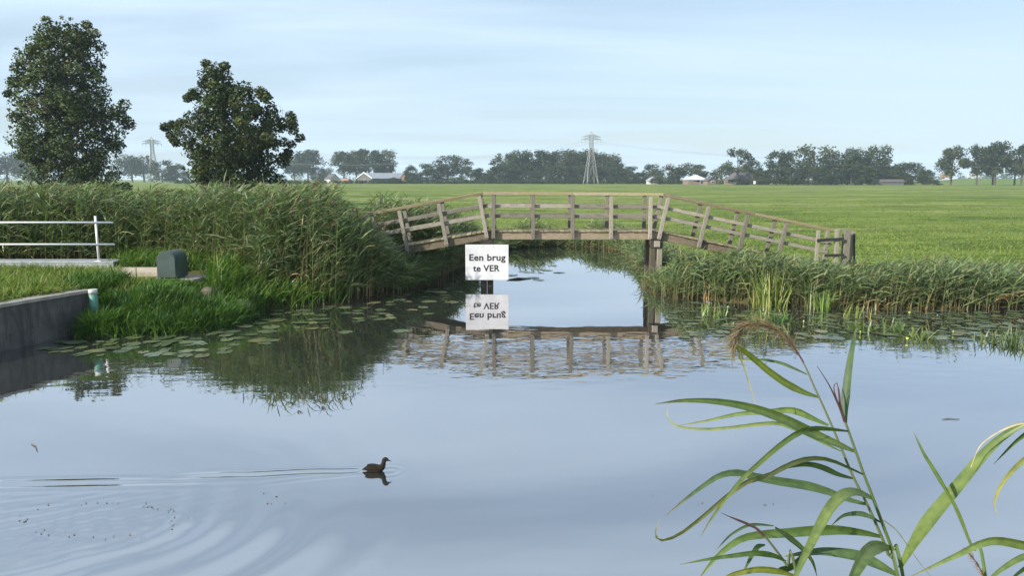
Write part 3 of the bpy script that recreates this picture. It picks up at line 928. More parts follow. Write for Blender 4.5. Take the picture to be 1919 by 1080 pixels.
# --- reeds on the right bank
bag = Bag()
pts = scatter(3000, 3.6, 24, 17.0, 24, lambda x, y, d: (d > -0.12) & (d < 1.9) & (x > 3.95 + (y - 19) * 0.1) & (y < BY - 0.1 + np.where(x > 9.6, 0.5, 0)) & (rng.uniform(0, 1, len(x)) < np.exp(-np.clip(d, 0, 9) / 1.1)))
pts = np.concatenate([pts, scatter(150, 3.45, 4.8, 18.9, 21.6, lambda x, y, d: (d > -0.7) & (d < 0.5))])
u = px_u(pts[:, 0], pts[:, 1])
top_px = np.interp(u, [1160, 1260, 1400, 1500, 1560, 1620, 1720, 1800, 1860, 1919, 2400], [515, 466, 464, 468, 478, 486, 482, 474, 488, 498, 498])
ztop = CAMH - (top_px - HOR) * pts[:, 1] / FPX
hh = (ztop - np.maximum(height(pts[:, 0], pts[:, 1]), 0)) * rng.uniform(0.65, 1.05, len(pts))
hh *= 0.86 + 0.14 * np.sin(pts[:, 0] * 3.1 + 2 * np.sin(pts[:, 0] * 1.3))
reeds(bag, pts, np.clip(hh, 0.4, 2.0), 8, (0.26, 0.50), 0.030, 0.1, 0.60, 0.02)
o = link('bank_reeds', bag.mesh('bank_reeds', M_reed))
tag(o, 'lower reeds with straw feet along the right bank', 'reeds', kind='stuff')

# --- reeds along the ditch behind the bridge
bag = Bag()
pts = scatter(2600, -5, 8, 22.6, 37, lambda x, y, d: (d > -0.15) & (d < 1.1) & ((x > 1.0) | (y > 29)))
hh = rng.uniform(0.25, 0.80, len(pts)) * np.where(pts[:, 1] > 30, 1.2, 1.0) * (0.75 + 0.35 * np.sin(pts[:, 0] * 1.9))
reeds(bag, pts, np.clip(hh, .2, 1), 8, (0.25, 0.5), 0.034, 0.0, 0.15, 0.0)
o = link('ditch_reeds', bag.mesh('ditch_reeds', M_reed))
tag(o, 'fringe of reeds round the ditch beyond the bridge', 'reeds', kind='stuff')

# --- lush grass on the left point, on the quay and up to the reeds
bag = Bag()
pts = scatter(2600, -10, -4.6, 14.3, 18.2, lambda x, y, d: (d > -0.05) & (d < 2.2) & (on_quay(x, y) < 0.0 + np.where(y > 15.2, 9, 0)) & (px_u(x, y) > 128) & (px_u(x, y) < 475) & ~((x > bx0.x - .1) & (x < bx1.x + .5) & (y > 16.9) & (y < 18.3)) & ~((x > -8.9) & (x < -7.4) & (y > 15.9) & (d > 1.0)) & ~((px_u(x, y) > 283) & (px_u(x, y) < 400) & (y > 15.75)))
grass(bag, pts, 0.14, 0.46, 7, 0.024, 0.07, [(0.036, 0.092, 0.016), (0.056, 0.12, 0.018), (0.09, 0.155, 0.026), (0.028, 0.072, 0.018)])
pts = scatter(1900, -16, -7.8, 9, 19.3, lambda x, y, d: (d > 0.05) & (on_quay(x, y) > 0.16) & (px_u(x, y) > -80) & (px_u(x, y) < 290) & ~((px_u(x, y) > 222) & (y > 16.9)))
grass(bag, pts, 0.10, 0.34, 7, 0.018, 0.09, [(0.10, 0.165, 0.025), (0.14, 0.19, 0.035), (0.075, 0.135, 0.022), (0.20, 0.20, 0.07)])
pts = scatter(1700, -11.5, -4.2, 16.8, 21.2, lambda x, y, d: (d > 0.02) & (px_u(x, y) > 215) & (px_u(x, y) < 640) & ~((px_u(x, y) > 215) & (px_u(x, y) < 400) & (y < 19.4)))
grass(bag, pts, 0.25, 0.80, 6, 0.028, 0.10, [(0.065, 0.13, 0.022), (0.09, 0.165, 0.028), (0.13, 0.19, 0.035), (0.05, 0.10, 0.022)])
pts = scatter(260, -10.5, -8.2, 8, 15, lambda x, y, d: (d > 0.0) & (on_quay(x, y) > 0.12) & (on_quay(x, y) < 0.36) & (np.sin(y * 2.1) + np.sin(y * 5.3 + 1) > -0.3))
grass(bag, pts, 0.16, 0.36, 6, 0.018, 0.05, [(0.10, 0.165, 0.025), (0.14, 0.19, 0.035), (0.20, 0.20, 0.07)], None, 0.0, (1.2, 2.6))
pts = scatter(120, -8.75, -7.9, 14.2, 14.72, lambda x, y, d: (d > -0.02))
grass(bag, pts, 0.25, 0.6, 7, 0.022, 0.06, [(0.036, 0.092, 0.016), (0.056, 0.12, 0.018), (0.09, 0.155, 0.026)])
pts = scatter(700, -9.2, -6.6, 15.6, 17.3, lambda x, y, d: (d > 0.3) & (px_u(x, y) > 215) & (px_u(x, y) < 400))
grass(bag, pts, 0.06, 0.16, 7, 0.02, 0.07, [(0.055, 0.12, 0.02), (0.08, 0.15, 0.024)])
o = link('bank_grass', bag.mesh('bank_grass', M_grass))
tag(o, 'lush grass on the left bank around the concrete plinth', 'grass', kind='stuff')

# --- meadow grass, thinning with distance
bag = Bag()
def meadow_ok(x, y, d):
    u = px_u(x, y)
    return (d > 0.6) & (u > 600) & (u < 2050) & (rng.uniform(0, 1, len(x)) < np.clip(26.0 / y, 0, 1) ** 2.0)
pts = scatter(15000, -12, 75, 21.2, 95, meadow_ok, 60)
grass(bag, pts, 0.07, 0.17, 6, 0.026, 0.13, [(0.120, 0.180, 0.030), (0.155, 0.205, 0.042), (0.085, 0.142, 0.024), (0.21, 0.225, 0.075)], [0.4, 0.35, 0.13, 0.12], 0.0, (0.8, 2.0))
o = link('meadow_grass', bag.mesh('meadow_grass', M_grass))
tag(o, 'bright green meadow grass behind the footbridge', 'grass', kind='stuff')

# --- single clumps that stand out
def clump(name, x, y, n, hlo, hhi, w, spread, cols, label, cat, zoff=0.0, mat=M_soldier, droop=(0.1, 0.7), elev=(1.2, 1.55)):
    bag = Bag()
    b_ = np.zeros((n, 3)); b_[:, :2] = rng.normal(0, spread, (n, 2))
    c0 = pal(n, cols)
    strips(bag, b_, rng.uniform(0, 6.28, n), rng.uniform(*elev, n), rng.uniform(hlo, hhi, n), w * rng.uniform(.7, 1.3, n), rng.uniform(*droop, n), 4, c0, c0 * 1.15,
           rng.uniform(-.6, .6, n), 0.7, 0.7)
    o = link(name, bag.mesh(name, mat), None, None, Matrix.Translation((x, y, zoff)))
    return tag(o, label, cat)
for (u, v, n, h, w, s, lab) in ((1443, 574, 90, 1.15, 0.028, 0.20, 'large clump of yellow-green upright blades before the right reeds'),
                                (1543, 582, 45, 0.75, 0.026, 0.13, 'smaller clump of yellow-green blades right of the large clump'),
                                (1600, 596, 30, 0.45, 0.022, 0.13, 'low tuft of green blades at the lily pads below the end fence'),
                                (1336, 590, 34, 0.42, 0.022, 0.14, 'tuft of green blades in the water right of the bridge pile')):
    p = P(u, v, z=0)
    clump('iris_clump', p.x, p.y, n, h * 0.5, h, w, s, [(0.105, 0.165, 0.03), (0.08, 0.135, 0.03), (0.14, 0.175, 0.045)], lab, 'plant', -0.05)
for (u, v, lab) in ((1425, 603, 'spiky water plant left of the row of rosettes, nearest the large clump'),
                    (1460, 602, 'spiky water plant beside the drooping foreground plume'),
                    (1619, 619, 'spiky water plant rosette on lily pads, left one of a pair'),
                    (1674, 621, 'spiky water plant rosette on lily pads, right one of a pair'),
                    (1726, 636, 'small spiky water plant rosette at the edge of open water'),
                    (1862, 644, 'dark spiky water plant near the right picture edge'),
                    (1902, 650, 'largest dark spiky water plant at the right picture edge'),
                    (1905, 640, 'spiky water plant just behind the largest rosette at right edge')):
    p = P(u, v, z=0)
    dark = u > 1800
    clump('water_soldier', p.x, p.y, 46, 0.18, 0.36, 0.026, 0.12, [(0.05, 0.08, 0.025), (0.085, 0.10, 0.03)] if dark else [(0.065, 0.115, 0.028), (0.09, 0.13, 0.035)], lab, 'water plant', -0.03,
          droop=(0.0, 0.5), elev=(0.45, 1.4))

# ------------------------------------------------------------------ lily pads and flowers
def pad_mesh(seed):
    rr = random.Random(seed); n = 15
    V = [(0, 0, 0.004)]
    for k in range(n):
        a = R(14) + (2 * math.pi - R(28)) * k / (n - 1)
        r = 1 + 0.05 * math.sin(2 * a + rr.uniform(0, 6)) + rr.uniform(-.03, .03)
        V.append((r * 1.18 * math.cos(a) - 0.1, r * 0.92 * math.sin(a), rr.uniform(0.0, 0.045) * (1 if rr.random() < .4 else .25)))
    F = [(0, k, k + 1) for k in range(1, n)]
    base = rr.choice([(0.085, 0.11, 0.058), (0.10, 0.125, 0.065), (0.075, 0.10, 0.045), (0.14, 0.135, 0.065)])
    C = np.tile(np.array(base), (len(V), 1)) * np.array([[rr.uniform(.85, 1.15)] for _ in V])
    return mesh_np('lily_pad', np.array(V), np.array(F), C, False, M_pad)
PADS = [pad_mesh(s) for s in range(9)]
def place_pads(n, region, rlo, rhi, label, group, n_stuff=0):
    """region: list of (u, v, spread_u, spread_v, weight) patches in which pads float"""
    got = []
    wts = [q[4] for q in region]
    cand = []
    for _ in range(6000):
        q = random.choices(region, wts)[0]
        p = P(q[0] + random.uniform(-1, 1) * q[2], q[1] + random.uniform(-1, 1) * q[3], z=0)
        cand.append((p.x, p.y))
    cand = np.array(cand); cand = cand[shore(cand[:, 0], cand[:, 1]) < -0.12]
    gx_, gy_, gr_ = np.zeros(n + n_stuff), np.zeros(n + n_stuff), np.zeros(n + n_stuff)
    for (x, y) in cand:
        m = len(got)
        if m >= n + n_stuff: break
        r = random.uniform(rlo, rhi) * random.choice((1, 1, 0.8))
        if m and (((x - gx_[:m]) ** 2 + (y - gy_[:m]) ** 2) < (random.uniform(0.7, 1.25) * (r + gr_[:m])) ** 2).any(): continue
        gx_[m], gy_[m], gr_[m] = x, y, r; got.append((x, y, r))
    got.sort(key=lambda g: g[1])
    for (x, y, r) in got[:n]:
        M = Matrix.Translation((x, y, 0.005 + random.uniform(0, .006))) @ Matrix.Rotation(random.uniform(0, 6.28), 4, 'Z') @ Matrix.Rotation(random.gauss(0, .035), 4, 'X') @ Matrix.Diagonal((r, r, r, 1))
        tag(link('lily_pad', random.choice(PADS), None, None, M), label, 'lily pad', group)
    if len(got) > n:
        Vs, Fs, Cs, k = [], [], [], 0
        for (x, y, r) in got[n:]:
            me = random.choice(PADS)
            co = np.array([v.co for v in me.vertices]); a = random.uniform(0, 6.28)
            rot = np.array([[math.cos(a), -math.sin(a), 0], [math.sin(a), math.cos(a), 0], [0, 0, 1]])
            co = co @ rot.T * r + np.array([x, y, 0.006])
            f = np.array([tuple(p.vertices) for p in me.polygons]) + k
            c = np.array([d.color[:3] for d in me.color_attributes['Col'].data]) * random.uniform(.8, 1.2)
            Vs.append(co); Fs.append(f); Cs.append(c); k += len(co)
        o = link('lily_pads', mesh_np('lily_pads', np.concatenate(Vs), np.concatenate(Fs), np.concatenate(Cs), False, M_pad))
        tag(o, 'mass of lily pads close to the right reeds', 'lily pads', kind='stuff')
place_pads(76, [(250, 650, 140, 18, 2.2), (330, 640, 120, 22, 2.5), (420, 625, 90, 22, 1.6), (520, 600, 90, 18, 1.2), (130, 655, 70, 8, 0.5)], 0.09, 0.19,
           'grey-green lily pad floating in the patch before the grassy point', 'lily pads before the grassy point')
place_pads(48, [(640, 590, 90, 18, 1), (740, 575, 70, 20, 1), (800, 555, 60, 14, 1), (700, 610, 60, 14, .5)], 0.11, 0.19,
           'lily pad floating in the shade below the left end of the footbridge', 'lily pads by the left reeds')
place_pads(14, [(1010, 506, 50, 8, 1), (985, 521, 30, 5, .7)], 0.12, 0.2,
           'lily pad floating in the ditch beyond the footbridge', 'lily pads beyond the footbridge')
place_pads(140, [(1500, 610, 220, 26, 1.2), (1700, 606, 160, 24, 2.2), (1850, 610, 100, 28, 2), (1340, 590, 90, 22, .6)], 0.06, 0.17,
           'lily pad floating in the wide patch before the right reeds', 'lily pads before the right reeds', 130)

M_yellow = simple_mat('yellow_petal', (0.34, 0.33, 0.05), (0.45, 0.44, 0.09), 5, 0.5)
M_stalk = simple_mat('green_stalk', (0.08, 0.14, 0.03), (0.14, 0.2, 0.05), 5, 0.6)
for i, (u, v, sz, lab) in enumerate(((1506, 607, .045, 'yellow water lily bud left of the paired spiky rosettes'), (1612, 627, .04, 'yellow water lily bud just under the left rosette of the pair'),
                                     (1710, 621, .045, 'yellow water lily bud right of the paired rosettes'), (1786, 627, .04, 'pale yellow water lily bud among pads toward the right edge'),
                                     (1700, 641, .07, 'largest yellow-green water lily bud at the edge of open water'), (1704, 591, .06, 'green water lily bud close before the right reeds'),
                                     (1364, 580, .05, 'yellow water lily bud right of the bridge pile'), (1374, 611, .035, 'small yellow lily bud near the drooping foreground plume'))):
    p = P(u, v, z=0)
    sz *= 0.42
    fl = empty('water_lily', (p.x, p.y, 0), lab, 'flower')
    link('stalk', tube_mesh('stalk', [(p.x, p.y, -0.05), (p.x, p.y, 0.05)], [0.009, 0.008], 6, M_stalk), None, fl, Matrix.Identity(4))
    for k in range(5):
        a = k * 2 * math.pi / 5
        bm = bmesh.new(); bmesh.ops.create_icosphere(bm, subdivisions=1, radius=1)
        me = bpy.data.meshes.new('petal'); bm.to_mesh(me); bm.free(); me.materials.append(M_yellow)
        M = Matrix.Translation((p.x + math.cos(a) * sz * .45, p.y + math.sin(a) * sz * .45, 0.05 + sz * .5)) @ Matrix.Rotation(a, 4, 'Z') @ Matrix.Rotation(R(20), 4, 'Y') @ Matrix.Diagonal((sz * .45, sz * .62, sz * .85, 1))
        link('petal', me, None, fl, M)

# floating twigs and specks
def twig(u0, v0, u1, v1, r, lab, lift=0.0):
    a, c = P(u0, v0, z=0.008), P(u1, v1, z=0.008)
    m_ = a.lerp(c, .5) + Vector((0, 0.03, lift))
    tag(link('twig', tube_mesh('twig', [a, a.lerp(m_, .6), m_, c], [r * .6, r, r, r * .5], 6, M_bark)), lab, 'twig')
twig(950, 525, 995, 522, 0.03, 'dark stick floating just right of the sign', 0.02)
twig(58, 832, 70, 846, 0.006, 'thin dark twig floating alone at far left')
twig(1765, 786, 1798, 786, 0.006, 'thin pale twig floating between the foreground reeds')
bm = bmesh.new()
for k in range(60):
    if k < 48:
        a = random.uniform(0.1, 2 * math.pi); p = P(190 + 150 * math.cos(a) + random.gauss(0, 9), 975 + 32 * math.sin(a) + random.gauss(0, 3), z=0.006)
    else:
        p = P(random.choice([550, 510, 1225, 1443, 1290, 1430]) + random.gauss(0, 14), random.choice([927, 925, 944, 948, 733]) + random.gauss(0, 3), z=0.006)
    s = random.uniform(0.003, 0.008)
    bmesh.ops.create_icosphere(bm, subdivisions=1, radius=s, matrix=Matrix.Translation(p) @ Matrix.Diagonal((1.4, 1, .5, 1)))
me = bpy.data.meshes.new('floating_specks'); bm.to_mesh(me); bm.free(); me.materials.append(M_bark)
tag(link('floating_specks', me), 'dark specks of plant litter floating on the water', 'litter', kind='stuff')

# ------------------------------------------------------------------ the duck
def duck():
    # stations along the animal: (x, z, half width, half height) tail tip to bill tip; x forward
    S = [(-.170, .016, .004, .003), (-.158, .020, .016, .008), (-.132, .030, .030, .020), (-.095, .034, .048, .036), (-.050, .032, .058, .046), (.0, .030, .060, .048),
         (.034, .034, .055, .047), (.058, .046, .044, .042), (.074, .068, .031, .034), (.080, .092, .024, .027), (.084, .114, .023, .025), (.090, .134, .026, .030),
         (.101, .146, .0275, .030), (.117, .146, .024, .026), (.130, .140, .015, .016), (.143, .134, .009, .0075), (.160, .128, .0075, .0048), (.172, .124, .004, .002)]
    pts = [Vector((x, 0, z)) for x, z, _, _ in S]
    n = 14; V, F, mi = [], [], []
    for i, p in enumerate(pts):
        d = (pts[min(i + 1, len(pts) - 1)] - pts[max(i - 1, 0)]).normalized()
        up = Vector((-d.z, 0, d.x))
        for k in range(n):
            t = 2 * math.pi * k / n
            V.append(p + Vector((0, 1, 0)) * (S[i][2] * math.cos(t)) + up * (S[i][3] * math.sin(t)))
    for i in range(len(pts) - 1):
        for k in range(n):
            F.append((i * n + k, i * n + (k + 1) % n, (i + 1) * n + (k + 1) % n, (i + 1) * n + k))
            mi.append(1 if i >= 13 else 0)
    F += [tuple(range(n)), tuple(range(len(V) - n, len(V)))[::-1]]; mi += [0, 1]
    M_body = simple_mat('duck_plumage', (0.006, 0.005, 0.004), (0.028, 0.021, 0.016), 45, 0.85, (1, 1, 1.6), 0.3, spec=0.1)
    M_bill = simple_mat('duck_bill', (0.008, 0.008, 0.008), (0.02, 0.018, 0.015), 20, 0.4)
    me = py_mesh('body', V, F, M_body, True); me.materials.append(M_bill)
    me.polygons.foreach_set('material_index', mi)
    root = empty('duck', DUCK, 'small dark duck swimming to the right across open water', 'duck')
    T = Matrix.Translation(DUCK) @ Matrix.Rotation(R(-4), 4, 'Z') @ Matrix.Diagonal((.92, .92, .92, 1))
    b_ = link('body', me, None, root, T)
    sub = b_.modifiers.new('smooth', 'SUBSURF'); sub.levels = 1; sub.render_levels = 2
    M_buff = simple_mat('duck_cheek', (0.05, 0.04, 0.03), (0.09, 0.075, 0.055), 40, 0.8)
    for s in (-1, 1):
        bm = bmesh.new(); bmesh.ops.create_icosphere(bm, subdivisions=2, radius=1); me = bpy.data.meshes.new('eye'); bm.to_mesh(me); bm.free()
        me.materials.append(M_bill)
        link('eye', me, None, root, T @ Matrix.Translation((.110, s * .0255, .150)) @ Matrix.Diagonal((.004, .0025, .004, 1)))
        # folded wing, a shallow shell on the flank
        bm = bmesh.new(); bmesh.ops.create_uvsphere(bm, u_segments=14, v_segments=8, radius=1)
        for f in bm.faces: f.smooth = True
        me = bpy.data.meshes.new('wing'); bm.to_mesh(me); bm.free(); me.materials.append(M_body)
        link('wing', me, None, root, T @ Matrix.Translation((-.045, s * .043, .047)) @ Matrix.Rotation(R(3), 4, 'Y') @ Matrix.Diagonal((.085, .019, .026, 1)))
        bm = bmesh.new(); bmesh.ops.create_icosphere(bm, subdivisions=2, radius=1); me = bpy.data.meshes.new('cheek'); bm.to_mesh(me); bm.free(); me.materials.append(M_buff)
        link('cheek', me, None, root, T @ Matrix.Translation((.094, s * .0165, .130)) @ Matrix.Rotation(R(10), 4, 'Y') @ Matrix.Diagonal((.009, .0085, .019, 1)))
duck()

# ------------------------------------------------------------------ trees
def leaf_cloud(bag, centers, radii, per, size, cols, colw=None, shell=0.55, up=0.35):
    """leaf-sized faces spread through clumps"""
    C = np.repeat(centers, per, 0); Rr = np.repeat(radii, per)
    N = len(C)
    d = rng.normal(0, 1, (N, 3)); d /= np.linalg.norm(d, axis=1)[:, None]
    rad = Rr * (shell + (1.12 - shell) * rng.uniform(0, 1, N) ** 0.8)
    p = C + d * rad[:, None] * np.array([1, 1, 0.85])
    nrm = d * 0.7 + rng.normal(0, 0.75, (N, 3)) + np.array([0, 0, up]); nrm /= np.linalg.norm(nrm, axis=1)[:, None]
    a = np.cross(nrm, rng.normal(0, 1, (N, 3))); a /= np.linalg.norm(a, axis=1)[:, None]
    b_ = np.cross(nrm, a)
    s = size * rng.uniform(0.6, 1.3, (N, 1))
    V = np.stack([p - a * s * .62, p - b_ * s * .42 + nrm * s * .08, p + a * s * .62, p + b_ * s * .42 + nrm * s * .08], 1).reshape(-1, 3)
    F = np.arange(N * 4).reshape(-1, 4)
    ccol = np.repeat(pal(len(centers), cols, colw, 0.22), per, 0) * rng.uniform(0.6, 1.5, (N, 1))
    bag.add(V, F, np.repeat(ccol, 4, 0))

def big_tree(name, Y, profile, u_trunk, v_base, n_clump, rc, per, leaf, cols, trunk_r, trunk_top_v, label, bark, limb_from=0.25, extra=(), dens_pow=0.5, flat=0.8, shell=0.5):
    """a tree whose crown follows the outline (v, u_left, u_right) at distance Y"""
    base = P(u_trunk, v_base, Y=Y); base.z = 0.4
    root = empty(name, base, label, 'tree')
    vs = np.array([q[0] for q in profile], float); ul = np.array([q[1] for q in profile], float); ur = np.array([q[2] for q in profile], float)
    pm = Y / FPX                                   # metres in one pixel there
    cents, rads = [], []
    tot_w = np.trapezoid(ur - ul, vs) if hasattr(np, 'trapezoid') else np.trapz(ur - ul, vs)
    prob = (ur - ul)
    vv = np.linspace(vs[0], vs[-1], 200); pw = np.interp(vv, vs, ur - ul); pw = pw / pw.sum()
    while len(cents) < n_clump:
        v = rng.choice(vv, p=pw) + rng.uniform(-2, 2)
        a0, a1 = np.interp(v, vs, ul), np.interp(v, vs, ur)
        mid, half = (a0 + a1) / 2, (a1 - a0) / 2
        r = rng.uniform(*rc)
        hm = max(half * pm - r * 0.75, 0.15)
        th = rng.uniform(0, 2 * np.pi); q = rng.uniform(0, 1) ** dens_pow
        p = P(mid, v, Y=Y)
        c = (p.x + math.cos(th) * q * hm, Y + math.sin(th) * q * hm * flat, p.z)
        if c[2] < 0.9: continue
        if any((c[0] - k[0]) ** 2 + (c[1] - k[1]) ** 2 + (c[2] - k[2]) ** 2 < (0.52 * (r + rr)) ** 2 for k, rr in zip(cents, rads)) and rng.uniform() < 0.93: continue
        cents.append(c); rads.append(r)
    for (u, v, r) in extra:
        p = P(u, v, Y=Y); e_ = Vector((p.x, Y + rng.uniform(-.6, .6), p.z))
        near = min((Vector(c) for c in cents), key=lambda c: (c - e_).length)
        for f in (0.0, 0.4, 0.72):
            if f and (near - e_).length < 1.0: continue
            q = e_.lerp(near, f); cents.append(tuple(q)); rads.append(r * (1 + 0.15 * f))
    bag = Bag()
    leaf_cloud(bag, np.array(cents), np.array(rads), per, leaf, cols, None, shell)
    # loose leaves and twig ends between the clumps
    cc = np.array(cents[:n_clump])
    sub = cc[rng.choice(len(cc), len(cc) * 2)] + np.clip(rng.normal(0, rc[1] * 0.45, (len(cc) * 2, 3)), -rc[1] * .8, rc[1] * .8)
    leaf_cloud(bag, sub, np.full(len(sub), rc[0] * 0.42), max(4, per // 7), leaf * 0.95, cols, None, 0.1)
    link('crown', bag.mesh('crown', M_tree), None, root, Matrix.Identity(4))
    # trunk
    top = P(np.interp(trunk_top_v, vs, (ul + ur) / 2), trunk_top_v, Y=Y)
    n = 9; pts = []; rad = []
    for k in range(n):
        t = k / (n - 1)
        pts.append(base.lerp(top, t) + Vector((0.16 * math.sin(3.1 * t + 1) * (t > 0), 0.12 * math.sin(4 * t), 0))); rad.append(trunk_r * (1 - 0.86 * t) + (0.35 * trunk_r if k == 0 else 0))
    link('trunk', tube_mesh('trunk', pts, rad, 9, bark), None, root, Matrix.Identity(4))
    # limbs reaching to the clumps, joined in one part per limb
    order = sorted(range(len(cents)), key=lambda i: -abs(cents[i][0] - base.x) - abs(cents[i][1] - Y))
    H = top.z - base.z
    for i in order[::max(1, len(order) // 46)][:46]:
        c = Vector(cents[i])
        out = math.hypot(c.x - base.x, c.y - Y)
        z0 = max(base.z + H * 0.08, min(c.z - out * 0.75, top.z - 0.4))
        t = (z0 - base.z) / H
        k = min(int(t * (n - 1)), n - 2); f = t * (n - 1) - k
        s = pts[k].lerp(pts[k + 1], f)
        m1 = s.lerp(c, 0.45) + Vector((rng.uniform(-.25, .25), rng.uniform(-.25, .25), -0.06 * out + rng.uniform(-.1, .3)))
        r0 = max(0.03, 0.42 * (rad[k] * (1 - f) + rad[k + 1] * f))
        link('limb', tube_mesh('limb', [s, s.lerp(m1, .5), m1, m1.lerp(c, .55), c], [r0, r0 * .8, r0 * .6, r0 * .38, 0.012], 6, bark, False), None, root, Matrix.Identity(4))
    return root

POPLAR = [(0.046, 0.070, 0.023), (0.064, 0.088, 0.030), (0.034, 0.055, 0.019), (0.105, 0.122, 0.056)]
ALDER = [(0.030, 0.048, 0.012), (0.044, 0.063, 0.015), (0.022, 0.037, 0.010), (0.060, 0.078, 0.023)]
big_tree('poplar_tree', 64.0, [(52, 84, 172), (64, 66, 184), (82, 48, 190), (115, 32, 192), (150, 28, 200), (180, 30, 212), (205, 32, 206), (235, 28, 214), (262, 24, 222), (290, 36, 226), (318, 52, 234), (336, 50, 238)],
         125, 344, 250, (0.50, 0.92), 150, 0.18, POPLAR, 0.36, 70, 'tall pale-leaved poplar tree at the left edge of the photo', M_bark_pale,
         extra=((14, 152, .5), (22, 168, .55), (10, 175, .35), (232, 196, .55), (226, 215, .7), (236, 232, .55), (222, 245, .7), (205, 268, .6), (95, 41, .45), (165, 47, .4), (180, 62, .4), (40, 290, .5)), dens_pow=0.42)
big_tree('alder_tree', 58.0, [(126, 382, 428), (140, 374, 448), (160, 366, 462), (182, 360, 486), (205, 350, 520), (225, 335, 540), (245, 328, 545), (265, 340, 552), (285, 345, 540), (300, 352, 520), (325, 345, 500), (338, 340, 540)],
         428, 346, 175, (0.42, 0.84), 170, 0.16, ALDER, 0.30, 140, 'broad dark green tree right of the poplar above the reeds', M_bark,
         extra=((304, 237, .38), (318, 234, .45), (312, 250, .3), (352, 184, .35), (542, 216, .4), (550, 244, .42), (558, 258, .38), (545, 270, .35), (486, 172, .5), (502, 186, .45), (384, 118, .35), (424, 124, .38), (330, 268, .35), (536, 285, .35), (340, 246, .5), (352, 262, .5), (368, 315, .6), (385, 332, .6), (470, 312, .6), (505, 318, .6), (530, 305, .5), (460, 334, .5), (375, 296, .5)), dens_pow=0.5)

def shrub_near(u, v, Y, wpx, hpx, label, cols, nm='shrub'):
    b_ = P(u, v, Y=Y); b_.z = 0.4
    root = empty(nm, b_, label, 'shrub')
    pm = Y / FPX; n = 16
    w, h = wpx * pm / 2, hpx * pm
    cents = np.array([(b_.x + rng.uniform(-1, 1) * w * .8, Y + rng.uniform(-1, 1) * w * .6, 0.5 + h * rng.uniform(.15, .85)) for _ in range(n)])
    bag = Bag(); leaf_cloud(bag, cents, rng.uniform(.35, .6, n), 150, 0.17, cols)
    link('foliage', bag.mesh('foliage', M_tree), None, root, Matrix.Identity(4))
    for k in range(5):
        c = Vector(cents[k])
        link('stem', tube_mesh('stem', [b_ + Vector((rng.uniform(-.2, .2), 0, 0)), b_.lerp(c, .5), c], [.05, .035, .012], 6, M_bark, False), None, root, Matrix.Identity(4))
shrub_near(85, 344, 60, 80, 46, 'round green shrub at the foot of the poplar, left side', POPLAR)
shrub_near(205, 344, 60, 76, 56, 'dark shrub at the foot of the poplar, right side', ALDER)
shrub_near(342, 346, 56, 46, 38, 'olive shrub at the left foot of the dark tree', [(0.06, 0.07, 0.022), (0.045, 0.058, 0.018)])
shrub_near(490, 348, 54, 90, 42, 'low dark shrub at the right foot of the dark tree', ALDER)

# ---- far trees: a few kinds, each tree its own object
FARC = [(0.024, 0.042, 0.019), (0.034, 0.052, 0.022), (0.019, 0.034, 0.017), (0.050, 0.068, 0.028)]
def far_crown(kind, seed):
    global rng
    keep, rng = rng, np.random.default_rng(seed)
    bag = Bag()
    n = {'round': 40, 'tall': 34, 'bush': 40, 'sparse': 30}[kind]
    c, r = [], []
    for k in range(n):
        a = rng.uniform(0, 6.28)
        if kind == 'round':
            z = rng.uniform(0.30, 0.88); q = math.sqrt(max(0.05, 1 - ((z - 0.6) / 0.36) ** 2)) * 0.38
        elif kind == 'tall':
            z = rng.uniform(0.30, 0.92); q = (0.30 if z < .75 else 0.20) * math.sqrt(max(.1, min(1, (z - .2) / .25)))
        elif kind == 'bush':
            z = rng.uniform(0.10, 0.84); q = 0.42 * math.sqrt(max(.08, 1 - (z / .95) ** 2))
        else:
            z = rng.uniform(0.38, 0.90); q = 0.36 * math.sqrt(max(.05, 1 - ((z - .62) / .34) ** 2))
        q *= rng.uniform(.25, 1) ** .5
        c.append((math.cos(a) * q, math.sin(a) * q, z)); r.append(rng.uniform(.095, .165) * (0.8 if kind == 'sparse' else 1))
    leaf_cloud(bag, np.array(c), np.array(r), 75 if kind != 'sparse' else 52, 0.042, FARC, None, 0.35)
    rng = keep
    return bag.mesh('crown_' + kind, M_far)
def far_trunk(kind, seed):
    rr = random.Random(seed)
    h = {'round': .8, 'tall': .9, 'bush': .6, 'sparse': .8}[kind]
    V, F = tube_arrays([(0, 0, -0.03), (rr.uniform(-.01, .01), 0, .3), (rr.uniform(-.03, .03), 0, h)], [.026, .020, .006], 6)
    for k in range(6):
        a = rr.uniform(0, 6.28); z = rr.uniform(.28, .5)
        v, f = tube_arrays([(0, 0, z), (math.cos(a) * .16, math.sin(a) * .16, z + .16), (math.cos(a) * .28, math.sin(a) * .28, z + .30)], [.012, .008, .003], 4)
        F += [tuple(i + len(V) for i in q) for q in f]; V += v
    return py_mesh('trunk_' + kind, V, F, M_bark)
FAR = {k: [(far_crown(k, 31 + 7 * i + 3 * len(k)), far_trunk(k, i)) for i in range(4)] for k in ('round', 'tall', 'bush', 'sparse')}
fr_ = random.Random(5)
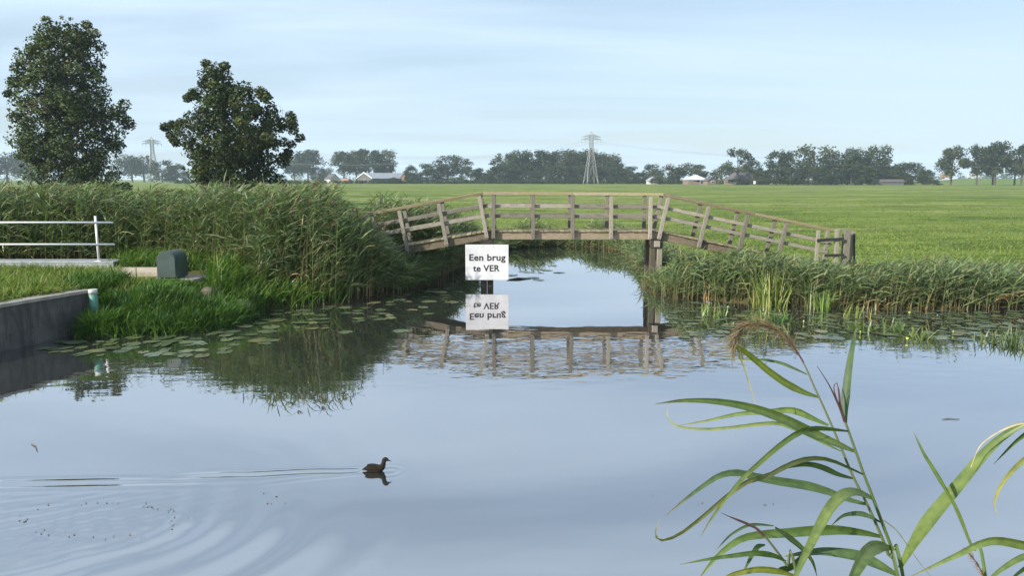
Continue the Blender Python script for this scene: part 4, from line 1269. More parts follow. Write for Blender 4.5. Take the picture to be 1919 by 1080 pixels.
def far_tree(u, vtop, wpx, Y, kind, label, group=None, name='far_tree', cat='tree'):
    g = P(u, 340, Y=Y); t = P(u, vtop, Y=Y)
    h = t.z - 0.4; w = 1.22 * wpx * Y / FPX
    Y2 = Y + fr_.uniform(-6, 6)
    root = empty(name, (g.x, Y2, 0.35), label, cat, group, fr_.uniform(0, 6.28))
    cm, tm = FAR[kind][fr_.randrange(4)]
    s = w / {'round': .80, 'tall': .68, 'bush': .86, 'sparse': .78}[kind]
    S = Matrix.Diagonal((s, s, h / 0.985, 1))
    for nm, me in (('crown', cm), ('trunk', tm)):
        o = bpy.data.objects.new(nm, me); COL.objects.link(o); o.parent = root; o.matrix_basis = S
    return root

# far left, seen between and beside the two near trees
for (u, v, w, Y, k, lab) in ((12, 284, 62, 560, 'round', 'hazy far tree at the extreme left behind the poplar'), (52, 296, 50, 540, 'bush', 'hazy low tree left behind the poplar trunk'),
                             (246, 288, 46, 620, 'round', 'pale hazy tree just left of the far pylon'), (272, 288, 44, 620, 'round', 'pale hazy tree directly behind the far pylon'),
                             (304, 296, 42, 520, 'bush', 'dark hazy tree right of the far pylon'), (330, 303, 34, 540, 'bush', 'small hazy tree showing left of the dark tree'),
                             (574, 277, 48, 560, 'round', 'hazy round tree just right of the dark near tree'), (550, 286, 40, 600, 'round', 'hazy tree half hidden by the dark near tree'),
                             (600, 309, 26, 640, 'bush', 'low pale tree left of the barn'), (615, 312, 26, 640, 'bush', 'low pale bush between round tree and barn'),
                             (642, 281, 40, 500, 'round', 'leftmost of the round-topped trees behind the barn'), (668, 279, 42, 505, 'round', 'second round-topped tree from the left behind the barn'),
                             (694, 277, 44, 500, 'round', 'tallest round-topped tree behind the barn'), (718, 279, 40, 505, 'round', 'rightmost of the round-topped trees behind the barn'),
                             (772, 306, 26, 440, 'bush', 'narrow tree right of the small brick house'), (803, 303, 42, 440, 'bush', 'broad tree between brick house and sparse treetops'),
                             (838, 291, 40, 440, 'tall', 'tall tree left of the sparse treetop'), (866, 292, 34, 440, 'sparse', 'sparse thin-topped tree left of the pylon wood'),
                             (882, 309, 44, 430, 'bush', 'dark low tree under the sparse treetop'), (908, 312, 36, 430, 'bush', 'dark low tree at left end of the pylon wood')):
    far_tree(u, v, w, Y, k, lab)
for u, v, w in ((947, 282, 46), (972, 281, 46), (998, 281, 48), (1022, 280, 46), (1046, 279, 48), (1070, 279, 46), (1094, 278, 46), (1118, 278, 48), (1138, 286, 40), (1150, 298, 34)):
    far_tree(u, v, w, 445, 'round', 'tall tree merged in the long wood behind the pylon', 'tall trees of the wood behind the pylon')
for u, v, w in ((938, 306, 46), (966, 309, 48), (992, 302, 46), (1022, 308, 50), (1050, 305, 50), (1076, 309, 50), (1102, 306, 50), (1130, 308, 50), (1154, 311, 40)):
    far_tree(u, v, w, 428, 'bush', 'dark low tree along the front of the wood behind the pylon', 'low trees fronting the wood behind the pylon')
for (u, v, w, Y, k, lab) in ((1180, 308, 40, 420, 'bush', 'dark tree at right end of the pylon wood'), (1216, 304, 36, 410, 'bush', 'rounded dark tree alone right of the pylon wood'),
                             (1262, 305, 46, 380, 'bush', 'dark tree left of the white-roofed pavilion'), (1300, 301, 52, 385, 'bush', 'broad dark tree above the white-roofed pavilion'),
                             (1358, 304, 40, 375, 'bush', 'dark tree behind the big farmhouse roof'), (1385, 277, 46, 350, 'sparse', 'tall airy tree rising beside the farmhouse'),
                             (1406, 300, 34, 350, 'sparse', 'thin tree right of the airy tall tree'), (1450, 281, 40, 350, 'sparse', 'tall tree left of the narrow twin tree'),
                             (1474, 281, 26, 350, 'tall', 'narrow upright tree beside its broader neighbour'), (1520, 272, 62, 345, 'round', 'broadest tall tree of the right-hand wood'),
                             (1578, 277, 48, 345, 'round', 'middle tall tree of the right-hand wood'), (1610, 285, 44, 340, 'bush', 'dark tree between two taller crowns in the right-hand wood'),
                             (1636, 272, 50, 345, 'round', 'rightmost tall tree of the right-hand wood'), (1706, 299, 58, 330, 'bush', 'rounded dark tree ending the right-hand wood'),
                             (1672, 305, 46, 335, 'bush', 'dark tree left of the last rounded tree')):
    far_tree(u, v, w, Y, k, lab)
for u, v, w in ((1428, 316, 34), (1452, 312, 42), (1484, 308, 44), (1512, 312, 46), (1540, 306, 46), (1568, 311, 46), (1596, 310, 46), (1626, 308, 48), (1652, 312, 42), (1688, 314, 44), (1728, 314, 30)):
    far_tree(u, v, w, 328, 'bush', 'dark low tree along the foot of the right-hand wood', 'low trees of the right-hand wood')
for u, v, w, lab in ((1789, 272, 40, 'leftmost tree of the trunked row at the right edge'), (1833, 270, 38, 'second tree from the left in the trunked row at right'), (1855, 266, 40, 'tallest tree of the trunked row at the right edge'),
                     (1877, 268, 36, 'fourth tree from the left in the trunked row at right'), (1898, 270, 36, 'fifth tree from the left in the trunked row at right'), (1918, 272, 36, 'tree of the trunked row cut by the right picture edge')):
    far_tree(u, v, w, 320, 'tall', lab, 'trunked row of trees on the right')
# bushes along the foot of the woods
bushes = [(913, 322, 26, 415, 'pale round bush left of the pylon wood'), (1120, 327, 22, 405, 'pale bush right beside the pylon foot'), (1180, 323, 26, 400, 'pale green bush right of the pylon foot'),
          (1203, 320, 26, 398, 'largest pale green bush right of the pylon'), (1160, 330, 26, 405, 'low bush just right of the pylon'), (1078, 331, 22, 405, 'small low bush left of the pylon foot'),
          (1262, 326, 16, 360, 'pale little bush left of the pavilion'), (1232, 332, 22, 370, 'low hedge bush left of the pavilion garden'), (945, 332, 40, 410, 'low bush in front of the wood, left part'),
          (1000, 333, 44, 410, 'low bush in front of the wood, middle part'), (1040, 333, 40, 410, 'low bush in front of the wood, right part'), (790, 330, 40, 425, 'low bush right of the brick house'),
          (850, 331, 50, 420, 'low bush beneath the sparse treetop'), (740, 331, 22, 410, 'dark bush against the barn wall'), (1380, 333, 34, 335, 'dark bush before the farmhouse'),
          (1605, 336, 12, 318, 'small pale bush at the foot of the right-hand wood'), (1643, 336, 14, 318, 'small yellowish bush left of the low shed'), (1750, 337, 26, 320, 'low dark hedge bush at right end of the wood')]
for (u, v, w, Y, lab) in bushes:
    far_tree(u, v, w, Y, 'bush', lab, None, 'far_bush', 'bush')
# wooded skyline, too far to tell trees apart
for nm, x0, x1, Y, hlo, hhi, lab in (('far_woodland', -900, 100, 1150, 9, 17, 'hazy distant woodland along the left and middle skyline'), ('far_woodland', 330, 1000, 900, 7, 13, 'hazy distant woodland along the right skyline')):
    n = int((x1 - x0) / 5.0)
    cx = rng.uniform(x0, x1, n); hz = hlo + (hhi - hlo) * (0.5 + 0.5 * np.sin(cx * 0.021 + 1) * np.sin(cx * 0.0087)) * rng.uniform(.5, 1, n)
    cc = np.stack([cx, Y + rng.uniform(-25, 25, n), hz * rng.uniform(.2, .8, n)], -1)
    bag = Bag(); leaf_cloud(bag, cc, rng.uniform(3, 5.5, n), 40, 1.7, FARC)
    tag(link(nm, bag.mesh(nm, M_far)), lab, 'woodland', kind='stuff')
# long low hedge line at the end of the meadow
n = 900
cx = rng.uniform(-190, 175, n)
cc = np.stack([cx, 404 - 0.10 * cx + rng.uniform(-2, 2, n), rng.uniform(0.5, 1.9, n)], -1)
bag = Bag(); leaf_cloud(bag, cc, rng.uniform(.6, 1.1, n), 26, 0.55, FARC)
tag(link('far_hedge', bag.mesh('far_hedge', M_far)), 'long low hedge at the end of the meadow', 'hedge', kind='stuff')

# ------------------------------------------------------------------ dike, farm buildings, vehicles
dx0, dx1 = P(1735, 335, Y=430).x, P(2300, 335, Y=430).x
V = []; F = []
for i, x in enumerate(np.linspace(dx0, dx1, 24)):
    k = min(1, i / 3); z = 0.3 + 3.0 * k
    V += [(x, 412, 0.2), (x, 424, z), (x, 436, z), (x, 450, 0.2)]
for i in range(23):
    for j in range(3): F.append((4 * i + j, 4 * i + j + 1, 4 * i + 4 + j + 1, 4 * i + 4 + j))
M_dike = simple_mat('dike_grass', (0.06, 0.11, 0.018), (0.09, 0.14, 0.025), 0.6, 0.95)
dk = link('dike', py_mesh('dike', V, F, M_dike)); tag(dk, 'low grassy dike behind the trunked row of trees', kind='structure')

M_roof_grey = simple_mat('grey_sheet_roof', (0.20, 0.21, 0.23), (0.30, 0.32, 0.34), 0.6, 0.5)
M_roof_dark = simple_mat('dark_tile_roof', (0.055, 0.052, 0.055), (0.10, 0.095, 0.095), 1.2, 0.8)
M_roof_white = simple_mat('white_canvas_roof', (0.40, 0.41, 0.42), (0.52, 0.52, 0.52), 0.8, 0.6)
M_wall_dark = simple_mat('dark_board_wall', (0.055, 0.065, 0.06), (0.10, 0.11, 0.10), 1.0, 0.8)
M_wall_brick = simple_mat('brick_wall', (0.16, 0.085, 0.055), (0.24, 0.13, 0.085), 2.5, 0.9)
M_wall_brown = simple_mat('brown_wall', (0.13, 0.10, 0.075), (0.2, 0.16, 0.12), 1.5, 0.9)
M_wall_white = simple_mat('white_wall', (0.36, 0.36, 0.35), (0.48, 0.48, 0.46), 1.5, 0.8)
M_orange = simple_mat('orange_paint', (0.22, 0.12, 0.08), (0.30, 0.17, 0.11), 1.5, 0.7)
M_glass = simple_mat('window_glass', (0.02, 0.025, 0.03), (0.05, 0.06, 0.07), 1.5, 0.1)
def gable_house(name, u, vbase, Y, w, l, eave, ridge, rz, wall, roof, label, cat, trim=None, hip=0.0, windows=((0, 1.4, 1.2, 1.2),), door=None):
    """gable end faces -Y before turning; ridge runs along the local Y axis"""
    g = P(u, vbase, Y=Y)
    root = empty(name, (g.x, Y, 0.38), label, cat)
    T = Matrix.Translation((g.x, Y, 0.38)) @ Matrix.Rotation(R(rz), 4, 'Z')
    h = w / 2
    Vw = [(-h, 0, 0), (h, 0, 0), (h, 0, eave), (0, hip, ridge - .12 if not hip else eave), (-h, 0, eave), (-h, l, 0), (h, l, 0), (h, l, eave), (0, l - hip, ridge - .12 if not hip else eave), (-h, l, eave)]
    Fw = [(0, 1, 2, 3, 4), (5, 9, 8, 7, 6), (1, 6, 7, 2), (0, 4, 9, 5), (0, 5, 6, 1)]
    link('wall', py_mesh('wall', Vw, Fw, wall), None, root, T)
    o = .35; k = (ridge - eave) / h; th = .18
    for s in (-1, 1):
        e0 = Vector((s * (h + o), -o, eave - o * k)); e1 = Vector((s * (h + o), l + o, eave - o * k)); r1 = Vector((0, l + o - hip * 1.1, ridge)); r0 = Vector((0, -o + hip * 1.1, ridge))
        vv = [e0, e1, r1, r0]; vv += [q + Vector((0, 0, th)) for q in vv]
        link('roof', py_mesh('roof', vv, [(0, 1, 2, 3), (4, 7, 6, 5), (0, 4, 5, 1), (1, 5, 6, 2), (2, 6, 7, 3), (3, 7, 4, 0)], roof), None, root, T)
        if hip:
            y0 = -o if s < 0 else l + o; yr = r0.y if s < 0 else r1.y
            link('roof', py_mesh('roof', [(-(h + o), y0, eave - o * k + .02), (h + o, y0, eave - o * k + .02), (0, yr, ridge + .02), (0, yr, ridge - .3)], [(0, 1, 2), (0, 2, 3), (1, 3, 2), (0, 3, 1)], roof), None, root, T)
        if trim:
            a, c = Vector((s * (h + o), -o - .06, eave - o * k)), Vector((0, -o - .06, ridge + th))
            link('verge_board', py_mesh('verge_board', [a, c, c + Vector((0, 0, .45)), a + Vector((0, 0, .45)), a + Vector((0, .08, 0)), c + Vector((0, .08, 0)), c + Vector((0, .08, .45)), a + Vector((0, .08, .45))],
                                                [(0, 1, 2, 3), (4, 7, 6, 5), (0, 4, 5, 1), (3, 2, 6, 7)], trim), None, root, T)
    for (x, z, ww, wh) in windows:
        wn_ = link('window', box_mesh(ww, .1, wh, M_white, 0), None, root, T @ Matrix.Translation((x, -.03, z)))
        link('pane', box_mesh(ww - .2, .1, wh - .2, M_glass, 0), None, wn_, T @ Matrix.Translation((x, -.07, z)))
    if door:
        x, ww, wh = door
        link('door', box_mesh(ww, .12, wh, M_wall_brown, 0), None, root, T @ Matrix.Translation((x, -.04, wh / 2 + .02)))
    return root
gable_house('barn', 683, 335, 430, 14, 28, 3.0, 6.0, -42, M_wall_dark, M_roof_grey, 'dark barn with white gable trim and long grey roof', 'barn', M_white, 0, (), (0, 3.6, 2.8))
gable_house('brick_house', 757, 335, 440, 6, 9, 2.6, 5.6, -25, M_wall_brick, M_roof_dark, 'small orange brick house right of the barn', 'house', None, 0, ((-1.2, 1.5, 1, 1.2), (1.2, 1.5, 1, 1.2)))
gable_house('pavilion', 1308, 341, 350, 9, 9, 2.4, 4.6, 4, M_wall_brown, M_roof_white, 'garden pavilion with pale pointed roof left of farmhouse', 'pavilion', None, 4.3, ((1.8, 1.2, 1.6, 1.6),))
gable_house('shed', 1334, 341, 345, 4.2, 5, 2.0, 3.2, 10, M_wall_brown, M_roof_dark, 'small brown shed between pavilion and farmhouse', 'shed', None, 0, ((0.4, 1.3, 1.6, .9),))
gable_house('farmhouse', 1368, 341, 362, 13, 17, 2.2, 6.6, -80, M_wall_brown, M_roof_dark, 'farmhouse with large dark roof among the trees', 'farmhouse', None, 3.0, ((-3, 1.2, 1.2, 1.2),))
gable_house('low_shed', 1690, 343, 322, 4.5, 9, 1.5, 2.4, 85, M_wall_dark, M_roof_dark, 'low dark-roofed shed at the foot of the right-hand wood', 'shed', None, 0, ())
gable_house('white_cottage', 1226, 340, 380, 4.0, 5, 2.0, 3.2, 15, M_wall_white, M_roof_grey, 'tiny white cottage right of the pylon wood', 'cottage', None, 0, ((0, 1.3, 1, 1),))
gable_house('far_house', 628, 334, 520, 7, 9, 2.8, 5.6, 40, M_wall_white, M_roof_dark, 'hazy pale house left of the barn', 'house', None, 0, ((0, 1.5, 1.2, 1.2),))
gable_house('orange_shed', 655, 335, 440, 3.4, 5, 1.8, 2.8, 60, M_wall_brick, M_orange, 'low orange shed beside the barn', 'shed', None, 0, ())

def vehicle(u, v, Y, body, label, l=5.2, h=2.2, z=3.3):
    g = P(u, v, Y=Y)
    root = empty('van', (g.x, Y, z), label, 'van')
    T = Matrix.Translation((g.x, Y, z))
    prof = [(-l / 2, .45), (l / 2, .45), (l / 2, 1.1), (l / 2 - .9, 1.25), (l / 2 - 1.5, h), (-l / 2, h)]
    n = len(prof)
    Vv = [(x, -.95, zz) for x, zz in prof] + [(x, .95, zz) for x, zz in prof]
    Fv = [tuple(range(n)), tuple(range(n, 2 * n))[::-1]] + [(i, n + i, n + (i + 1) % n, (i + 1) % n) for i in range(n)]
    link('body', py_mesh('body', Vv, Fv, body), None, root, T)
    link('side_window', box_mesh(1.0, 1.94, .55, M_glass, .02), None, root, T @ Matrix.Translation((l / 2 - 1.75, 0, h - .5)))
    for sx in (-1, 1):
        for sy in (-1, 1):
            me = tube_mesh('wheel', [(0, -.12, 0), (0, .12, 0)], [.36, .36], 12, M_rubber)
            link('wheel', me, None, root, T @ Matrix.Translation((sx * l * .32, sy * .86, .37)))
vehicle(1774, 331, 430, M_orange, 'orange van on the dike left of the tree row', 6.5, 2.6)
vehicle(1823, 330, 430, M_wall_white, 'white van on the dike behind the tree row', 6.0, 2.5)
g = P(1414, 342, Y=320)
tb = empty('field_board', (g.x, 320, 0.4), 'small white board standing at the edge of the meadow', 'board')
beam('panel', (g.x, 320, 1.0), (g.x, 320, 2.2), .06, .9, M_white, tb, 0)
for s in (-.35, .35): beam('leg', (g.x + s, 320.06, 0.3), (g.x + s, 320.06, 1.1), .06, .07, M_wood, tb, 0)

# ------------------------------------------------------------------ pylons and wires
def pylon(u, vtop, vbase, Y, label, k=1.0):
    g = P(u, vbase, Y=Y); t = P(u, vtop, Y=Y)
    H = t.z - 0.4
    root = empty('pylon', (g.x, Y, 0.4), label, 'pylon')
    rot = Matrix.Rotation(R(14), 4, 'Z')
    T = Matrix.Translation((g.x, Y, 0.4)) @ rot
    def lat(name, segs, r):
        V, F = [], []
        for a, c in segs:
            v, f = tube_arrays([a, c], [r, r], 4)
            F += [tuple(i + len(V) for i in q) for q in f]; V += v
        link(name, py_mesh(name, V, F, M_pylon), None, root, T)
    hb_, wz = 0.115 * H, 0.66 * H                  # half width at the ground, height of the waist
    hw = 0.032 * H
    cor = lambda s, q, z: Vector((s * (hb_ + (hw - hb_) * min(1, z / wz)), q * (hb_ + (hw - hb_) * min(1, z / wz)), z))
    for s in (-1, 1):
        for q in (-1, 1):
            lat('leg', [(cor(s, q, 0), cor(s, q, wz)), (cor(s, q, wz), cor(s, q, 0.93 * H))], 0.24 * k)
    br = []
    zs = [0, .34, .50, .60, .68, .75, .82, .88, .93]
    for i in range(len(zs) - 1):
        z0, z1 = zs[i] * H, zs[i + 1] * H
        for s, q, s2, q2 in ((-1, -1, 1, -1), (1, -1, 1, 1), (1, 1, -1, 1), (-1, 1, -1, -1)):
            a0, b0, a1, b1 = cor(s, q, z0), cor(s2, q2, z0), cor(s, q, z1), cor(s2, q2, z1)
            if i == 0:
                m = (a1 + b1) / 2; br += [(a0, m), (b0, m), (a1, b1)]
            else: br += [(a0, b1), (b0, a1), (a1, b1)]
    lat('bracing', br, 0.13 * k)
    for z, hwid, dz in ((0.845, 0.205, 0.05), (0.905, 0.19, 0.035)):
        for s in (-1, 1):
            tip = Vector((s * hwid * H, 0, (z - 0.012 * (z > .88)) * H))
            sg_ = []
            for q in (-1, 1):
                a = Vector((s * hw, q * hw, z * H)); c = Vector((s * hw, q * hw, (z + dz) * H))
                sg_ += [(a, tip), (c, tip)]
                for f in (.3, .6): sg_ += [(a.lerp(tip, f), c.lerp(tip, f)), (c.lerp(tip, f - .3), a.lerp(tip, f))]
            lat('crossarm', sg_, 0.14 * k)
    pk = []
    for s in (-1, 1):
        for q in (-1, 1): pk.append((cor(s, q, .93 * H), Vector((0, 0, H))))
    lat('peak', pk, 0.14 * k)
    for s in (-.195, -.12, .12, .195):
        a = Vector((s * H, 0, .84 * H))
        link('insulator', tube_mesh('insulator', [a, a - Vector((0, 0, .045 * H))], [.16 * k, .16 * k], 6, M_wire), None, root, T)
    return T, H
TA, HA = pylon(1107, 246, 341, 392, 'lattice electricity pylon standing before the long wood', 0.5)
TB, HB = pylon(289, 256, 335, 585, 'faint far lattice pylon between the two near trees', 1.0)
def wire(name, a, c, sag, label, r=0.019):
    pts = []
    for k in range(25):
        t = k / 24; p = a.lerp(c, t); p.z -= sag * 4 * t * (1 - t); pts.append(p)
    tag(link(name, tube_mesh(name, pts, [r] * 25, 4, M_wire, False)), label, 'power line', 'wires of the pylon line')
for s, nm in ((-.195, 'outer left'), (-.12, 'inner left'), (.12, 'inner right'), (.195, 'outer right')):
    a = TA @ Vector((s * HA, 0, .795 * HA)); b_ = TB @ Vector((s * HB, 0, .795 * HB))
    far_r = TA @ Vector((s * HA, 0, .795 * HA)) + Vector((330, -95, -2.0)) * 1.0
    wire('power_wire', a, far_r, 11.0, 'power wire running right from the pylon, %s insulator' % nm)
    wire('power_wire', a, b_, 13.0, 'power wire running left from the pylon, %s insulator' % nm)
a, c = P(1420, 306, Y=300), P(2050, 312, Y=300)
wire('power_wire', a, c, 0.6, 'low horizontal wire in front of the right-hand wood', 0.022)

# ------------------------------------------------------------------ foreground reeds
M_fore = leaf_mat('near_reed_leaf', 0.30, 0.42, 0.4, tr_gain=(1.05, 1.2, 0.4))
def mottle(m):
    n, l = m.node_tree.nodes, m.node_tree.links
    t = noise(n, l, 42.0, 5, 0.65, 'Object', (1, 1, 1))
    r = ramp(n, l, t.outputs['Fac'], [(0.36, (0.74, 0.78, 0.8)), (0.5, (1, 1, 1)), (0.66, (1.25, 1.15, 1.0))])
    mul = next(q for q in n if q.bl_idname == 'ShaderNodeMix' and q.inputs['A'].is_linked and q.inputs['A'].links[0].from_node.bl_idname == 'ShaderNodeAttribute')
    l.new(r.outputs[0], mul.inputs['B'])
mottle(M_fore)
M_fstem = leaf_mat('near_reed_stem', 0.05, 0.4, 0.45)
def zz(pts, s=2.16, ox=1200, oy=580): return [(ox + x / s, oy + y / s) for x, y in pts]
def spline(ctrl, n):
    """Catmull-Rom through world points"""
    c = [ctrl[0] * 2 - ctrl[1]] + ctrl + [ctrl[-1] * 2 - ctrl[-2]]
    out = []; m = len(ctrl) - 1
    for k in range(n + 1):
        t = k / n * m; i = min(int(t), m - 1); f = t - i
        p0, p1, p2, p3 = c[i], c[i + 1], c[i + 2], c[i + 3]
        out.append(0.5 * ((2 * p1) + (p2 - p0) * f + (2 * p0 - 5 * p1 + 4 * p2 - p3) * f * f + (3 * p1 - p0 - 3 * p2 + p3) * f ** 3))
    return out
G1, G2, G3 = (0.088, 0.142, 0.044), (0.130, 0.180, 0.056), (0.046, 0.082, 0.038)  # G3 paints in the shade on leaves twisted from the light
DRY, PURP = (0.42, 0.36, 0.22), (0.065, 0.030, 0.035)
def fore_leaf(parent, pts, w, Y0, Y1, c0, c1=None, roll=0.0, prof='leaf', nm='leaf'):
    """pts in picture units along the leaf from its foot; w its greatest width there; Y0..Y1 distance from foot to tip"""
    pts = zz(pts); n = len(pts)
    ctrl = [P(u, v, Y=Y0 + (Y1 - Y0) * i / max(1, n - 1)) for i, (u, v) in enumerate(pts)]
    N = 22
    sp = spline(ctrl, N)
    wm = 0.90 * w / 2.16 * ((Y0 + Y1) / 2) / FPX
    vein = rng.uniform(0.82, 1.18, 5); spot = rng.uniform(0.88, 1.12, (N + 1, 5))
    V, C = [], []
    c1 = c1 or c0
    for i, p in enumerate(sp):
        t = i / N
        d = (sp[min(i + 1, N)] - sp[max(i - 1, 0)]).normalized()
        view = (Vector((0, 0, CAMH)) - p).normalized()
        a = d.cross(view).normalized(); nn = a.cross(d).normalized()
        rl = roll + 0.35 * math.sin(3.0 * t + roll * 5)
        a2 = a * math.cos(rl) + nn * math.sin(rl); n2 = -a * math.sin(rl) + nn * math.cos(rl)
        if prof == 'leaf': q = min(1, 0.28 + 2.6 * t) * (1 - t ** 2.0) ** 0.85
        elif prof == 'blunt': q = min(1, 0.28 + 2.6 * t) * (1 - 0.55 * t ** 2)
        elif prof == 'thin': q = 1 - 0.75 * t
        hw = max(wm * 0.5 * q, 0.0004) / max(0.55, math.cos(rl))
        V += [p - a2 * hw + n2 * hw * .22, p - a2 * hw * .5 + n2 * hw * .06, p - n2 * hw * .06, p + a2 * hw * .5 + n2 * hw * .06, p + a2 * hw + n2 * hw * .22]
        cc = np.array(c0) * (1 - t) + np.array(c1) * t
        mid = cc * np.array([1.18, 1.12, 1.1])
        if prof != 'thin': cc = cc * (1 - 0.75 * max(0, (t - .84) / .16)) + np.array((0.23, 0.18, 0.08)) * 0.75 * max(0, (t - .84) / .16)
        C += [(mid if k == 2 else cc) * vein[k] * spot[i, k] for k in range(5)]
    F = [(i * 5 + k, i * 5 + k + 1, i * 5 + 5 + k + 1, i * 5 + 5 + k) for i in range(N) for k in range(4)]
    return link(nm, mesh_np(nm, np.array([tuple(v) for v in V]), np.array(F), np.array(C), True, M_fore), None, parent, Matrix.Identity(4))
def fore_stem(parent, pts, w0, w1, Y, c0, c1, foot=True, nm='stem'):
    pts = zz(pts)
    ctrl = [P(u, v, Y=Y) for u, v in pts]
    if foot:
        d = ctrl[0] - ctrl[1]
        g = Vector((ctrl[0].x + 0.30, Y + 0.05, 0.45)); m = ctrl[0].lerp(g, 0.45) + Vector((0.05, 0, 0))
        ctrl = [g, m] + ctrl
    N = 30
    sp = spline(ctrl, N)
    rad = [(w0 + (w1 - w0) * i / N) / 2.16 * Y / FPX / 2 for i in range(N + 1)]
    V, F = tube_arrays(sp, rad, 8)
    C = np.array([np.array(c0) * (1 - i / N) + np.array(c1) * i / N for i in range(N + 1) for _ in range(8)])
    return link(nm, mesh_np(nm, np.array([tuple(v) for v in V]), np.array(F), C, True, M_fstem), None, parent, Matrix.Identity(4))
def plume(parent, pts, Y, n, spread, length, col, droop=0.0):
    """a silky reed plume: many fine branchlets along its axis"""
    ctrl = [P(u, v, Y=Y) for u, v in zz(pts)]
    sp = spline(ctrl, 24)
    bag = Bag()
    idx = rng.uniform(2, 24, n)
    b_, az_, el_, ln_ = [], [], [], []
    for t in idx:
        i = min(int(t), 23); p = sp[i].lerp(sp[i + 1], t - i); d = (sp[i + 1] - sp[i]).normalized()
        q = d + Vector(rng.normal(0, spread, 3)); q.normalize()
        b_.append(tuple(p)); az_.append(math.atan2(q.y, q.x)); el_.append(math.asin(max(-1, min(1, q.z)))); ln_.append(length * rng.uniform(.4, 1))
    n = len(b_)
    strips(bag, np.array(b_), np.array(az_), np.array(el_), np.array(ln_), np.full(n, 0.0013), np.full(n, droop), 3, pal(n, col), pal(n, col) * 1.2, rng.uniform(-1.5, 1.5, n), .6, 1.0)
    link('plume', bag.mesh('plume', M_fore), None, parent, Matrix.Identity(4))
    V, F = tube_arrays(sp, [0.0016 * (1 - i / 26) + .0004 for i in range(25)], 6)
    link('plume_axis', mesh_np('plume_axis', np.array([tuple(v) for v in V]), np.array(F), np.tile(np.array(PURP) * 1.6, (len(V), 1)), True, M_fstem), None, parent, Matrix.Identity(4))

YA, YB, YC = 1.45, 1.53, 1.40
gA = P(1700, 1080, Y=YA)
A = empty('reed_stalk', (gA.x + .3, YA + .05, 0.45), 'near reed stalk with dark purple closed tip and broad green leaves', 'reed')
fore_stem(A, [(1066, 1100), (1020, 975), (975, 855), (940, 760), (905, 670), (870, 570), (838, 480), (826, 448)], 17, 9, YA, (0.07, 0.12, 0.035), (0.10, 0.13, 0.05))
fore_stem(A, [(828, 455), (812, 410), (790, 360), (760, 300), (716, 230)], 13, 2, YA, PURP, (0.05, 0.03, 0.03), False, 'closed_plume')
fore_leaf(A, [(826, 440), (812, 400), (805, 350), (796, 292)], 12, YA, YA, PURP, (0.08, 0.05, 0.05), 0.2, 'leaf', 'bract')
fore_leaf(A, [(816, 420), (785, 330), (792, 300), (806, 330), (812, 380)], 6, YA, YA - .01, PURP, (0.10, 0.06, 0.06), 0.2, 'thin', 'bract')
fore_leaf(A, [(833, 462), (830, 390), (838, 300), (850, 210), (864, 130), (872, 80)], 40, YA, YA + .12, (0.055, 0.10, 0.055), (0.06, 0.10, 0.04), 0.75)
fore_leaf(A, [(866, 576), (800, 548), (700, 505), (600, 455), (500, 415), (400, 388), (290, 372), (170, 370), (60, 384)], 52, YA, YA - .18, G2, G1, -0.25)
fore_leaf(A, [(842, 494), (780, 486), (710, 482), (640, 500), (560, 555), (480, 625), (410, 690), (330, 790), (280, 860), (245, 920)], 30, YA, YA - .25, G1, G2, 0.35)
fore_leaf(A, [(908, 672), (840, 640), (760, 608), (680, 605), (600, 630), (520, 672), (430, 700), (340, 765), (240, 850), (150, 915), (80, 935), (62, 900), (80, 850)], 27, YA, YA - .3, G3, (0.25, 0.24, 0.10), 0.8)
fore_leaf(A, [(942, 768), (880, 742), (830, 748), (775, 795), (730, 870), (690, 950), (655, 1020), (625, 1090), (610, 1150)], 58, YA, YA - .28, G2, G2, -0.2)
fore_leaf(A, [(972, 862), (910, 832), (860, 828), (815, 840), (770, 880)], 26, YA, YA + .12, G3, G3, 0.6)
fore_leaf(A, [(1012, 968), (965, 962), (920, 985), (885, 1040), (850, 1110), (830, 1170)], 74, YA, YA - .22, G2, G1, -0.15)
fore_leaf(A, [(1050, 1050), (1095, 970), (1150, 885), (1220, 795), (1300, 700), (1390, 590), (1470, 515), (1560, 462), (1640, 430)], 66, YA, YA - .12, G2, G1, 0.2)
fore_leaf(A, [(985, 855), (1040, 900), (1090, 970), (1140, 1040), (1190, 1100)], 6, YA, YA + .1, DRY, DRY, 0.1, 'thin', 'dry_leaf')
B_ = empty('reed_stalk', (gA.x + .28, YB + .05, 0.45), 'near reed stalk ending in an arching drooping plume', 'reed')
fore_stem(B_, [(1046, 1100), (1010, 1010), (980, 930), (918, 790), (862, 680), (818, 575), (785, 495), (740, 392), (702, 310), (672, 240), (650, 200)], 16, 6, YB, (0.07, 0.12, 0.035), (0.15, 0.15, 0.07))
plume(B_, [(660, 215), (630, 165), (590, 115), (540, 78), (480, 58), (430, 68), (395, 100), (378, 150)], YB, 300, 0.34, 0.060, [(0.13, 0.075, 0.06), (0.19, 0.13, 0.085), (0.16, 0.13, 0.06), (0.24, 0.2, 0.11)], 0.5)
fore_leaf(B_, [(720, 356), (660, 336), (590, 300), (520, 250), (460, 200), (420, 168), (388, 152)], 36, YB, YB - .08, G2, (0.2, 0.25, 0.05), -0.1, 'blunt')
fore_leaf(B_, [(396, 156), (405, 195), (425, 250), (450, 330), (472, 402)], 11, YB - .08, YB - .06, (0.2, 0.2, 0.07), DRY, 0.4, 'thin', 'dry_leaf')
fore_leaf(B_, [(676, 264), (620, 238), (560, 215), (490, 205), (400, 204), (310, 188)], 15, YB, YB + .15, G3, G1, 0.5)
